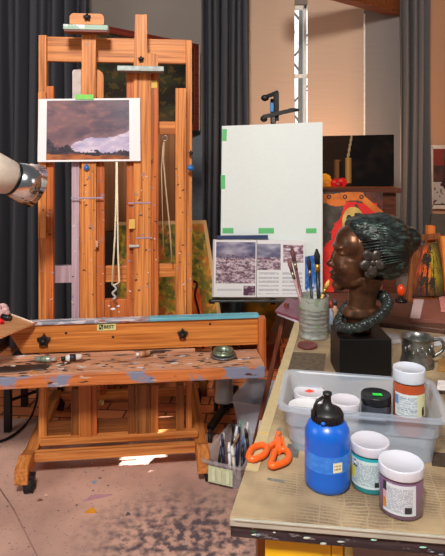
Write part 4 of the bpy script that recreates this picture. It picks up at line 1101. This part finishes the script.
# jars in the tub
zi=TZ+.0055
def tj(px,Y,r,h,bc,lc,label,**k): return jar(px,0,r,h,bc,lc,label,z0=zi,Y=Y,group=None,**k)
ja=tj(309.5,1.695,.046,.078,(210,206,200),(206,204,212),'white-lidded jar with an orange-red dot in the back left of the tub')
MB().prism([(-.014,0),(0,-.010),(.014,0),(0,.011)],.0765,.0785).build('dot_sticker',plain('dotred',(240,70,40),.5),part(ja,'lid'))
jb=tj(306.5,1.573,.050,.090,(214,212,206),(212,212,218),'wide white paint jar in the front left of the tub')
curved('label',(0,0),.0494,-160,-20,.008,.062,ftext((214,216,218),(190,190,196),blocks=((.30,.62,.8,.78,(214,190,110)),)),50,40,LB,part(jb,'body'))
textmesh('lettering','LIQUI',.019,plain('blueink',(90,116,150),.5),part(jb,'body'),cylt(.0502,.050,-108))
jc=tj(345,1.628,.0425,.082,(204,202,200),(206,202,212),'plain white-lidded jar in the middle of the tub')
jd=tj(376,1.640,.0425,.094,(56,60,70),(22,22,26),'black-lidded jar with a green sticker in the tub')
MB().box((.002,-.006,.0935),(.026,.014,.001),Matrix.Rotation(-.1,3,'Z'),0).build('green_sticker',plain('neon_green',(40,220,70),.5),part(jd,'lid'))
je=tj(409,1.612,.0445,.180,(170,74,34),(200,206,218),'tall orange-brown jar with a white lid at the right of the tub',lidh=.034)
curved('label',(0,0),.0440,-165,-20,.055,.118,ftext((206,214,214),(120,140,160),blocks=((.60,.0,1,1,(206,206,160)),(.0,.1,.12,.5,(90,140,190)))),50,44,LB,part(je,'body'))
lq_=MB(); 
pp_=curved('label_emblem',(0,0),.0447,-62,-44,.056,.092,lambda u,v:(30,30,30) if ((u-.5)/.4)**2+((v-.6)/.4)**2<1 else (206,206,160),10,14,LB,part(je,'body'))

# SCISSORS ---------------------------------------------------------
OR=plain('orange_plastic',(228,96,26),.35,0,.04)
sc_=empty('scissors',PZ(275,441,TZ+.001),0,'orange-handled scissors lying open beside the plastic tub','scissors')
so=PZ(275,441,TZ+.001)
def sp_(px,py,z=.008): q=PZ(px,py,TZ); return Vector((q.x-so.x,q.y-so.y,z))
def loopt(pts,r,m,z=.010):
    P_=[sp_(x,y,z) for x,y in pts]; Q=P_+[P_[0]]
    S=[]
    n=len(P_)
    for i in range(n):
        p0,p1,p2,p3=P_[(i-1)%n],P_[i],P_[(i+1)%n],P_[(i+2)%n]
        for k in range(5):
            t=k/5; S.append(.5*((2*p1)+(p2-p0)*t+(2*p0-5*p1+4*p2-p3)*t*t+(3*p1-p0-3*p2+p3)*t*t*t))
    S.append(S[0]); m.tube(S,r,10,False)
m=MB(); loopt([(249,459),(253,452),(262,449),(267,453),(264,459),(256,463),(250,463)],.0085,m); m.bar(sp_(266,453),sp_(279,444),.015,.014,bev=.004); m.bar(sp_(276,446),sp_(279,436),.015,.013,bev=.004); m.build('handle',OR,sc_)
m=MB(); loopt([(273,462),(276,455),(285,454),(289,459),(287,465),(279,469),(271,470)],.0085,m); m.bar(sp_(278,456),sp_(279,445),.017,.015,bev=.004); m.bar(sp_(279,445),sp_(280,439),.011,.011,bev=.004); m.bar(sp_(285,455),sp_(282,441),.008,.01,bev=.003); m.build('handle',OR,sc_)
MB().prism([tuple(sp_(278,440)[:2]),tuple(sp_(281.5,440)[:2]),tuple(sp_(281,430)[:2]),tuple(sp_(279,429)[:2])],.004,.006).build('blade',STEEL,sc_)
MB().prism([tuple(sp_(276,441)[:2]),tuple(sp_(279.5,441)[:2]),tuple(sp_(278,431)[:2]),tuple(sp_(277,431)[:2])],.006,.008).build('blade',STEEL,sc_)
MB().ell(sp_(279,441,.014),(.004,.004,.002),None,12).build('pivot',STEEL,sc_)

# CAN WITH BRUSHES -------------------------------------------------
cq=PZ(313.7,336,TZ); can=empty('tin_can',(cq.x,cq.y,TZ+.0005),0,'ribbed tin can with green paint smears holding brushes','can')
cr_=.0635; chh=.176
pf=[(0,0),(cr_,0),(cr_+.002,.003),(cr_,.006)]
z=.02
while z<chh-.05:
    pf+=[(cr_,z),(cr_-.003,z+.006),(cr_,z+.012)]; z+=.018
pf+=[(cr_,chh-.004),(cr_+.002,chh-.002),(cr_+.001,chh),(cr_-.003,chh-.001),(cr_-.003,.01),(0,.01)]
canm=wood('can_tin',(168,172,166),(132,136,130),'x',stain=[(3,(110,160,70),.66,(9,9,9)),(4,(200,150,80),.68,(12,12,12))]); 
canm.node_tree.nodes['Principled BSDF'].inputs['Metallic'].default_value=.55
MB().lathe(pf,n=48).build('body',canm,can)
MB().lathe([(cr_+.0004,chh-.055),(cr_+.0012,chh-.05),(cr_+.0012,chh-.008),(cr_+.0004,chh-.004)],n=48).build('smear_band',wood('can_smear',(128,136,124),(110,122,116),'x',stain=[(3,(120,160,70),.6,(9,9,9)),(4,(150,156,146),.45,(8,8,8))]),can)
def brush(px0,py0,px1,py1,Yt,r,hc_,tc2,label,ferr=(150,140,120),yb=0,grp='brushes standing in the tin can'):
    top=P(px0,py0,Yt); mid=P(px1,py1,cq.y+yb); d=(mid-top); 
    k=(TZ+.02-top.z)/d.z
    bot=top+d*k
    # keep the foot inside the can
    v=Vector((bot.x-cq.x,bot.y-cq.y)); 
    if v.length>.05: v=v/v.length*.05; bot=Vector((cq.x+v.x,cq.y+v.y,TZ+.02))
    e=empty('paintbrush',bot,0,label,'brush',grp); a=Vector((0,0,0)); T=top-bot; 
    f1,f2=.72,.82
    MB().tube([a,T*.3,T*f1],[r*.5,r*.9,r],10).build('handle',plain('h%d%d%d'%hc_,hc_,.35),e)
    MB().tube([T*f1,T*f2],[r*1.1,r*1.25],10).build('ferrule',plain('f%d%d%d'%ferr,ferr,.3,.8),e)
    MB().tube([T*f2,T*.92,T],[r*1.25,r*1.6,r*.5],10).build('bristles',plain('b%d%d%d'%tc2,tc2,.8),e)
brush(291.5,246,301,295,2.50,.0068,(110,70,76),(96,60,62),'mauve brush leaning furthest left, its tip over the magazine')
brush(288,258,299,295,2.44,.006,(170,130,130),(120,80,80),'shorter pink-brown brush at the left of the tin can',yb=-.02)
brush(308.5,256,311.5,295,2.46,.006,(30,28,34),(40,36,40),'slim black brush in the middle of the tin can')
brush(316.7,249,318.5,295,2.44,.0085,(20,20,26),(24,22,26),'thick black brush with a gold ferrule in the tin can',ferr=(200,150,50))
brush(329,280,322,296,2.42,.006,(214,166,70),(220,180,90),'yellow brush leaning right in the tin can',ferr=(214,166,70))
# red lid
lq2=PZ(307,346,TZ); lidm=MB().lathe([(0,0),(.038,0),(.040,.003),(.040,.009),(.037,.011),(.034,.009),(0,.009)],n=36)
tag(lidm.build('jar_lid',plain('maroon',(104,44,44),.4,0,.2,40),None,(lq2.x,lq2.y-.01,TZ+.001)),'maroon jar lid lying in front of the tin can','lid')
# small bottles between can and bust
for i,(px,py,hh,c1,c2,lab) in enumerate(((330,332,.135,(150,170,190),(190,60,50),'small blue-white bottle behind the tin can, beside the bust'),(335,326,.12,(190,150,120),(60,60,66),'small tan bottle behind the blue-white bottle'),(326,322,.10,(150,40,40),(200,190,180),'small dark red bottle just right of the tin can'))):
    q=PZ(px,py,TZ); e=empty('small_bottle',(q.x,q.y,TZ+.0005),0,lab,'bottle')
    MB().lathe([(0,0),(.016,0),(.016,hh*.6),(.007,hh*.72),(.007,hh*.8),(0,hh*.8)],n=20).build('body',plain('sb%d'%i,c1,.3,0,.25,40),e)
    MB().lathe([(0,hh*.79),(.009,hh*.79),(.008,hh),(0,hh)],n=16).build('cap',plain('sc%d'%i,c2,.4),e)
# magazines at table back-left
for k,(dx,dz_,c,lab) in enumerate(((0,0,(200,190,206),'white-edged magazine at the bottom of the small stack by the tin can'),(-.012,.012,(120,60,80),'maroon magazine on top of the small stack by the tin can'))):
    b=[PZ(277+k*-2,309,TZ+.03),PZ(301,318,TZ+.03),PZ(312,302,TZ+.03),PZ(288,296,TZ+.03)]
    m=MB().prism([(p.x,p.y) for p in b],TZ+.001+dz_,TZ+.011+dz_,bev=.001)
    tag(m.build('magazine',[plain('mgz%d'%k,c,.4,0,.15,25)]),lab,'magazine')
# PEWTER MUG -------------------------------------------------------
mq=Vector(((417-CX)*2.12/F,2.12,TZ)); mug=empty('pewter_mug',(mq.x,mq.y,TZ+.0005),0,'dented pewter mug behind the tub, right of the bust','mug')
MR=.056; MH=.108
MB().lathe([(0,0),(MR*1.05,0),(MR*1.1,.004),(MR*1.08,.02),(MR*.95,.035),(MR*.98,.06),(MR*.92,.088),(MR*.96,MH-.006),(MR*1.04,MH-.002),(MR*1.03,MH),(MR*.97,MH-.002),(MR*.88,.088),(MR*.88,.01),(0,.01)],n=48).build('body',plain('pewter',(130,132,130),.35,.85,.5,24,.9),mug)
MB().tube(smooth([Vector((MR*.9,0,.09)),Vector((MR*1.6,0,.094)),Vector((MR*1.75,0,.06)),Vector((MR*1.05,0,.03))]),.006,10).build('handle',MATS['pewter'],mug)
em=MB()
for k in range(9):
    a=-PI/2+(k-4)*.28; em.ell((MR*.97*math.cos(a),MR*.97*math.sin(a),.066+.012*math.sin(k*2.1)),(.009,.006,.012),Matrix.Rotation(a,3,'Z'),10)
em.build('relief',MATS['pewter'],mug)
# papers and bits around the mug
def paper(c4,z,th,c,name,label,cat='paper'):
    pts=[PZ(x,y,z) for x,y in c4]
    return tag(MB().prism([(p.x,p.y) for p in pts],z,z+th,bev=.0005).build(name,plain('pp%d%d%d'%c,c,.6,0,.2,30)),label,cat)
paper([(388,345),(401,343),(398,337),(385,335)],TZ+.001,.012,(186,184,186),'folded_paper','crumpled grey-white paper between the bust and the mug')
paper([(434,346),(462,344),(462,338),(434,340)],TZ+.001,.012,(176,180,190),'paint_scraper','pale blue-grey flat tool right of the pewter mug','tool')
paper([(438,372),(462,372),(462,363),(438,364)],TZ+.001,.02,(150,110,60),'cardboard_scrap','tan cardboard scrap at the right edge behind the tub','cardboard')
paper([(437,390),(462,392),(462,384),(438,383)],TZ+.022,.01,(214,210,210),'crumpled_tissue','white tissue at the right edge above the cardboard scrap','tissue')
# BUST ------------------------------------------------------------
YB=2.06; S=YB/F
bq=P(360,0,YB)
bust=empty('bronze_bust',(bq.x,YB,TZ+.0005),0,'bronze bust of a person in profile on a black block','sculpture')
def bl(px,py,yd=0): return Vector(((px-360)*S, yd*S, CH-(py-HY)*S-TZ))
BRZ,bnt,bb_=nodes('bronze_skin'); N=bnt.nodes
tc=N.new('ShaderNodeTexCoord'); n1=N.new('ShaderNodeTexNoise'); n1.inputs['Scale'].default_value=14; n1.inputs['Detail'].default_value=6
r1=N.new('ShaderNodeValToRGB'); r1.color_ramp.elements[0].color=rgb(44,28,20); r1.color_ramp.elements[1].color=rgb(104,68,44); r1.color_ramp.elements[0].position=.36; r1.color_ramp.elements[1].position=.66
bnt.links.new(tc.outputs['Object'],n1.inputs['Vector']); bnt.links.new(n1.outputs['Fac'],r1.inputs['Fac']); bnt.links.new(r1.outputs['Color'],bb_.inputs['Base Color'])
bb_.inputs['Metallic'].default_value=.6; bb_.inputs['Roughness'].default_value=.38
PAT,pnt,pb_=nodes('patina'); N=pnt.nodes
tc=N.new('ShaderNodeTexCoord'); mp=N.new('ShaderNodeMapping'); mp.inputs['Scale'].default_value=(14,14,40); mp.inputs['Rotation'].default_value=(0,-.5,0)
n1=N.new('ShaderNodeTexNoise'); n1.inputs['Scale'].default_value=1.6; n1.inputs['Detail'].default_value=8; n1.inputs['Distortion'].default_value=.5
r1=N.new('ShaderNodeValToRGB'); r1.color_ramp.elements[0].color=rgb(22,24,23); r1.color_ramp.elements[1].color=rgb(84,104,98); r1.color_ramp.elements[0].position=.38; r1.color_ramp.elements[1].position=.74
e_=r1.color_ramp.elements.new(.55); e_.color=rgb(38,48,46)
pnt.links.new(tc.outputs['Object'],mp.inputs['Vector']); pnt.links.new(mp.outputs['Vector'],n1.inputs['Vector']); pnt.links.new(n1.outputs['Fac'],r1.inputs['Fac']); pnt.links.new(r1.outputs['Color'],pb_.inputs['Base Color'])
pb_.inputs['Metallic'].default_value=.5; pb_.inputs['Roughness'].default_value=.38
bp2=N.new('ShaderNodeBump'); bp2.inputs['Strength'].default_value=.9; bp2.inputs['Distance'].default_value=.006; pnt.links.new(n1.outputs['Fac'],bp2.inputs['Height']); pnt.links.new(bp2.outputs['Normal'],pb_.inputs['Normal'])
# plinth
pz0=0; 
MB().b2((bl(335,0).x,-.082,0),(bl(385,0).x,.09,.142),.002).build('plinth',plain('black_stone',(9,9,10),.45,spec=.3),bust)
hd=MB()
def el(px,py,yd,rx_,rz_,ry_,rot=0,n=24): hd.ell(bl(px,py,yd),(rx_*S,ry_*S,rz_*S),Matrix.Rotation(math.radians(rot),3,'Y'),n)
el(371,247,0,31,29,25); el(352,244,0,17,20,21); el(350,264,0,18,22,19); el(347,276,0,15,13,15); el(339,285,0,7.5,5.5,8)
el(356,278,0,16,9,17,-25)
el(338,246,0,5.5,3.5,15); el(334.5,256,0,3.5,9,3.6,18); el(331,263.5,0,5,3.6,4.4); el(333.5,265,4,3.2,2.4,2.6); el(333.5,265,-4,3.2,2.4,2.6)
el(333,272.5,0,4,2.1,6.5); el(334,277.2,0,4.2,2.5,6); el(337,275,0,5,6,8)
for sg in (1,-1): el(340,255,8.5*sg,3.5,2.6,4.6); el(344,266,10*sg,9,8,8); el(339.5,251.5,9*sg,3.5,1.8,6)
hd.tube([bl(366,275),bl(363,292),bl(361,310),bl(361,322)],[18*S,14*S,14*S,15*S],24)
hd.lathe([(0,0),(9*S,0),(10*S,5*S),(15*S,12*S),(20*S,18*S),(18*S,25*S),(12*S,28*S),(0,28*S)],(bl(362,0).x,0,.142),None,28,True,1,.8)
head=hd.build('head',BRZ,bust)
md=head.modifiers.new('r','REMESH'); md.mode='VOXEL'; md.voxel_size=.0032; md.use_smooth_shade=True
md=head.modifiers.new('sm','SMOOTH'); md.factor=.6; md.iterations=7
# incised eyes, brow on the near side
ey_=MB()
ey_.tube([bl(337,253,-13),bl(340,251.6,-14.5),bl(344,252.5,-16)],.0016,8); ey_.tube([bl(337,256.5,-12.6),bl(340,257.6,-14.0),bl(344,256.3,-16)],.0014,8)
ey_.build('eyelid',BRZ,bust)
# hair
hr_=MB()
def hl(px,py,yd,rx_,rz_,ry_,rot=0): hr_.ell(bl(px,py,yd),(rx_*S,ry_*S,rz_*S),Matrix.Rotation(math.radians(rot),3,'Y'),40)
hl(380,243,0,33,30,29); hl(368,232,0,23,18,25); hl(376,258,0,24,20,27); hl(407,240,0,14,14,13); hl(390,262,0,20,16,22,-30); hl(358,228,0,13,10,20,30)
hair=hr_.build('hair',PAT,bust)
md=hair.modifiers.new('r','REMESH'); md.mode='VOXEL'; md.voxel_size=.003; md.use_smooth_shade=True
md=hair.modifiers.new('sm','SMOOTH'); md.factor=.5; md.iterations=6
tx=bpy.data.textures.new('strand','CLOUDS'); tx.noise_scale=.035; tx.noise_depth=3
md=hair.modifiers.new('d','DISPLACE'); md.texture=tx; md.strength=.012; md.mid_level=.5
# hair strands as ridges
sr_=MB()
for k in range(15):
    t=k/14; y=-(6+20*math.sin(PI*min(1,t*1.0))); 
    pts=[]
    for j in range(7):
        u=j/6; px=352+12*t+ (46-6*t)*u; py=226+36*t-10*math.sin(PI*u)*(1-t)+ (14-22*t)*u
        cx_,cy_=378,245; dx=(px-cx_)/34; dy=(py-cy_)/33; rr=1-dx*dx-dy*dy
        yy=-29*math.sqrt(max(.05,rr))
        pts.append(bl(px,py,yy))
    sr_.tube(smooth(pts,3),.0028,6)
sr_.build('hair_strands',PAT,bust)
# flower at the ear
fl_m=MB(); fc_=(365,257)
FLM=plain('flower_bronze',(70,64,60),.36,.6,.4,60)
for k in range(5):
    a=2*PI*k/5+.3; c=bl(fc_[0]+6.5*math.cos(a),fc_[1]+7.5*math.sin(a),-27)
    fl_m.ell(c,(6.6*S,2.6*S,5.2*S),Matrix.Rotation(-a+PI,3,'Y') if False else Matrix.Rotation(a,3,'Y'),14)
    c=bl(fc_[0]+9.5*math.cos(a),fc_[1]+10.5*math.sin(a),-28); fl_m.ell(c,(2.4*S,1.6*S,3.6*S),Matrix.Rotation(a,3,'Y'),10)
fl_m.ell(bl(fc_[0],fc_[1],-29.5),(3*S,2.4*S,3*S),None,12)
fl_m.ell(bl(364,269,-24),(6*S,3*S,5*S),None,12)
fl_m.build('ear_flower',FLM,bust)
# beaded necklace
nk=MB(); n=30
for k in range(n):
    a=2*PI*k/n; x=363+24*math.cos(a); yd=20*math.sin(a); py=314-11*math.cos(a)-7*math.sin(a)*-1*-1+ 0
    py=313-12*math.cos(a)-8*math.sin(a)
    if math.sin(a)<0: py=313-12*math.cos(a)+5*(-math.sin(a))
    nk.ell(bl(x,py,yd),(rn.uniform(4.6,6.4)*S,4.6*S,rn.uniform(4.6,7)*S),Matrix.Rotation(rn.uniform(.4,1.1),3,'Y'),12)
    nk.ell(bl(x+1.2,py-3.5,yd-2),(3*S,3*S,3*S),None,10)
nk.build('necklace',plain('neck_patina',(52,58,56),.42,.5,.45,50),bust)

# ================================================================ FLOOR BINS
def bin_(c,yaw,w,d,h,label,mat,name='plastic_bin'):
    e=empty(name,(c.x,c.y,.0045),yaw,label,'bin'); tubmesh(MB(),w,d,h,.8,.003,.008,.02).build('body',mat,e); return e
PB=plast('bin_plastic',(196,190,196),.34); PB2=plast('bin_plastic2',(214,220,232),.75)
byaw=-math.radians(22); bA=Vector((-.105,2.62,0)); bxd=Vector((math.cos(byaw),math.sin(byaw),0)); byd=Vector((-math.sin(byaw),math.cos(byaw),0))
bw,bd,bh=.21,.38,.125
bc=bA+bxd*bw/2+byd*bd/2
bin1=bin_(bc,byaw,bw,bd,bh,'clear plastic bin of brushes and pens on the floor beside the easel',PB)
MB().b2((-.07,-bd/2+.018,.02),(.05,-bd/2+.0185,.095),.0).build('paper_label',plain('lbl_green',(196,202,166),.6,0,.1,40),bin1)
for k,x in enumerate((-.05,-.02,.02)): MB().b2((x,-bd/2+.0145,.03),(x+.015,-bd/2+.0165,.085),.0).build('label_fold',plain('lbl_green2',(216,220,190),.6),bin1)
rn=random.Random(5)
cols=[((22,22,26),'black marker'),((30,34,70),'navy pen'),((232,232,236),'white pen'),((206,196,180),'bone-handled brush'),((26,26,30),'black brush'),((150,120,92),'bare wooden brush'),((222,222,226),'pale marker'),((40,44,90),'dark blue marker'),((60,110,180),'blue-tipped pen'),((170,140,112),'tan brush'),((24,24,28),'thin black pen'),((90,150,120),'green pen'),((228,220,206),'cream marker'),((30,28,30),'dark crayon'),((190,180,170),'grey brush')]
pos=[(210,'far left'),(216,'left'),(213,'left'),(232,'mid'),(222,'mid'),(226,'mid'),(219,'mid'),(224,'back'),(241,'right'),(236,'right'),(229,'mid'),(234,'back'),(238,'right'),(243,'right'),(220,'front')]
where=['at the near left corner','second from the near left corner','leaning on the left wall','upright near the middle','left of the middle','crossing in front of the middle','behind the near left pens','at the back left','at the near right','leaning to the right','at the back middle','at the far back','right of the middle','at the right wall','low at the front']
for k,((c,nm),wh) in enumerate(zip(cols,where)):
    i=k%5; j=k//5
    lx=(-.068+.034*i)*.9; ly=-.09+.10*j+rn.uniform(-.02,.02)
    a=Vector((lx,ly,.012)); b=a+Vector((rn.uniform(-.018,.03),rn.uniform(-.01,.05),rn.uniform(.135,.185)))
    if k==5 or k==9: b=a+Vector((.07,.03,.155))
    g=lambda v: bc+bxd*v.x+byd*v.y+Vector((0,0,v.z))
    A_=g(a);B_=g(b); e=empty('pen' if 'brush' not in nm else 'paintbrush',A_,0,nm+' in the clear floor bin, '+wh,'pen' if 'brush' not in nm else 'brush','pens and brushes in the floor bin')
    T=B_-A_; r=rn.uniform(.006,.009)
    MB().tube([Vector((0,0,0)),T*.7],[r*.8,r],10).build('barrel' if 'brush' not in nm else 'handle',plain('pn%d%d%d'%c,c,.4),e)
    cc2=(230,230,232) if k%3==0 else c
    MB().tube([T*.7,T*.78,T],[r*1.1,r*1.1,r*.7],10).build('cap' if 'brush' not in nm else 'bristles',plain('pn%d%d%d'%cc2,cc2,.4),e)
b2c=PZ(268,432,0.0)
bin2=bin_(Vector((P(266,0,3.08).x,3.12,0)),-.35,.30,.34,.22,'empty cloudy plastic bin behind the bin of brushes',PB2)

# ================================================================ LIGHTS
def area(loc,target,size,energy,col,sy=None):
    l=bpy.data.lights.new('area','AREA'); l.energy=energy; l.color=col; l.size=size
    if sy: l.shape='RECTANGLE'; l.size_y=sy
    o=bpy.data.objects.new('area_light',l); C.objects.link(o); o.location=loc
    d=Vector(target)-Vector(loc); o.rotation_euler=d.to_track_quat('-Z','Y').to_euler(); return o
area((-.3,-.7,3.6),(-.2,2.8,.4),.5,185,(1,.93,.85))          # skylight above the painter
area((-2.9,1.0,2.1),(.4,1.8,.9),1.2,26,(.86,.93,1.0),1.5)      # cool area light added on the left for reflections
area((2.6,.3,2.4),(.4,2.0,.9),1.0,8,(.9,.95,1.0),1.2)  # second area light added for reflections, from the right
def point(loc,e,col,r=.05):
    l=bpy.data.lights.new('point','POINT'); l.energy=e; l.color=col; l.shadow_soft_size=r
    o=bpy.data.objects.new('warm_point',l); C.objects.link(o); o.location=loc
point(P(335,160,4.18),9,(1,.60,.34),.10)  # hidden lamp behind the still life, glowing on the blinds
point((1.75,3.9,1.9),3,(1,.62,.36),.08)  # warm point light off to the right, without a fixture
point((.35,3.75,1.75),5,(1,.60,.34),.10)  # warm point light at the rear, without a fixture
sl_=bpy.data.lights.new('spot','SPOT'); sl_.energy=2200; sl_.spot_size=math.radians(3.6); sl_.spot_blend=.15; sl_.shadow_soft_size=.01; sl_.color=(1,.96,.9)
so_=bpy.data.objects.new('sun_beam',sl_); C.objects.link(so_); so_.location=(.30,4.3,3.3)
tgt=PZ(143,460,0); so_.rotation_euler=(tgt-so_.location).to_track_quat('-Z','Y').to_euler()
w=bpy.data.worlds.new('w'); bpy.context.scene.world=w; w.use_nodes=True; nt=w.node_tree; N=nt.nodes; L=nt.links
bg=N['Background']; tc=N.new('ShaderNodeTexCoord'); sx=N.new('ShaderNodeSeparateXYZ'); L.new(tc.outputs['Generated'],sx.inputs[0])
mr=N.new('ShaderNodeMapRange'); mr.inputs[1].default_value=.55; mr.inputs[2].default_value=.85; mr.inputs[3].default_value=.14; mr.inputs[4].default_value=2.0; L.new(sx.outputs['Y'],mr.inputs[0])
L.new(mr.outputs[0],bg.inputs['Strength']); bg.inputs['Color'].default_value=(.90,.95,1,1)
# ================================================================ CAMERA
cam=bpy.data.cameras.new('cam'); co=bpy.data.objects.new('camera',cam); C.objects.link(co)
co.location=(0,0,CH); co.rotation_euler=(PI/2,0,0)
cam.sensor_fit='HORIZONTAL'; cam.sensor_width=36; cam.lens=36*F/445; cam.shift_y=-(278-HY)/445; cam.clip_start=.05
sc=bpy.context.scene; sc.camera=co
sc.view_settings.view_transform='Standard'; sc.view_settings.look='None'; sc.view_settings.gamma=1; sc.view_settings.use_curve_mapping=False
sc.view_settings.exposure=0.0
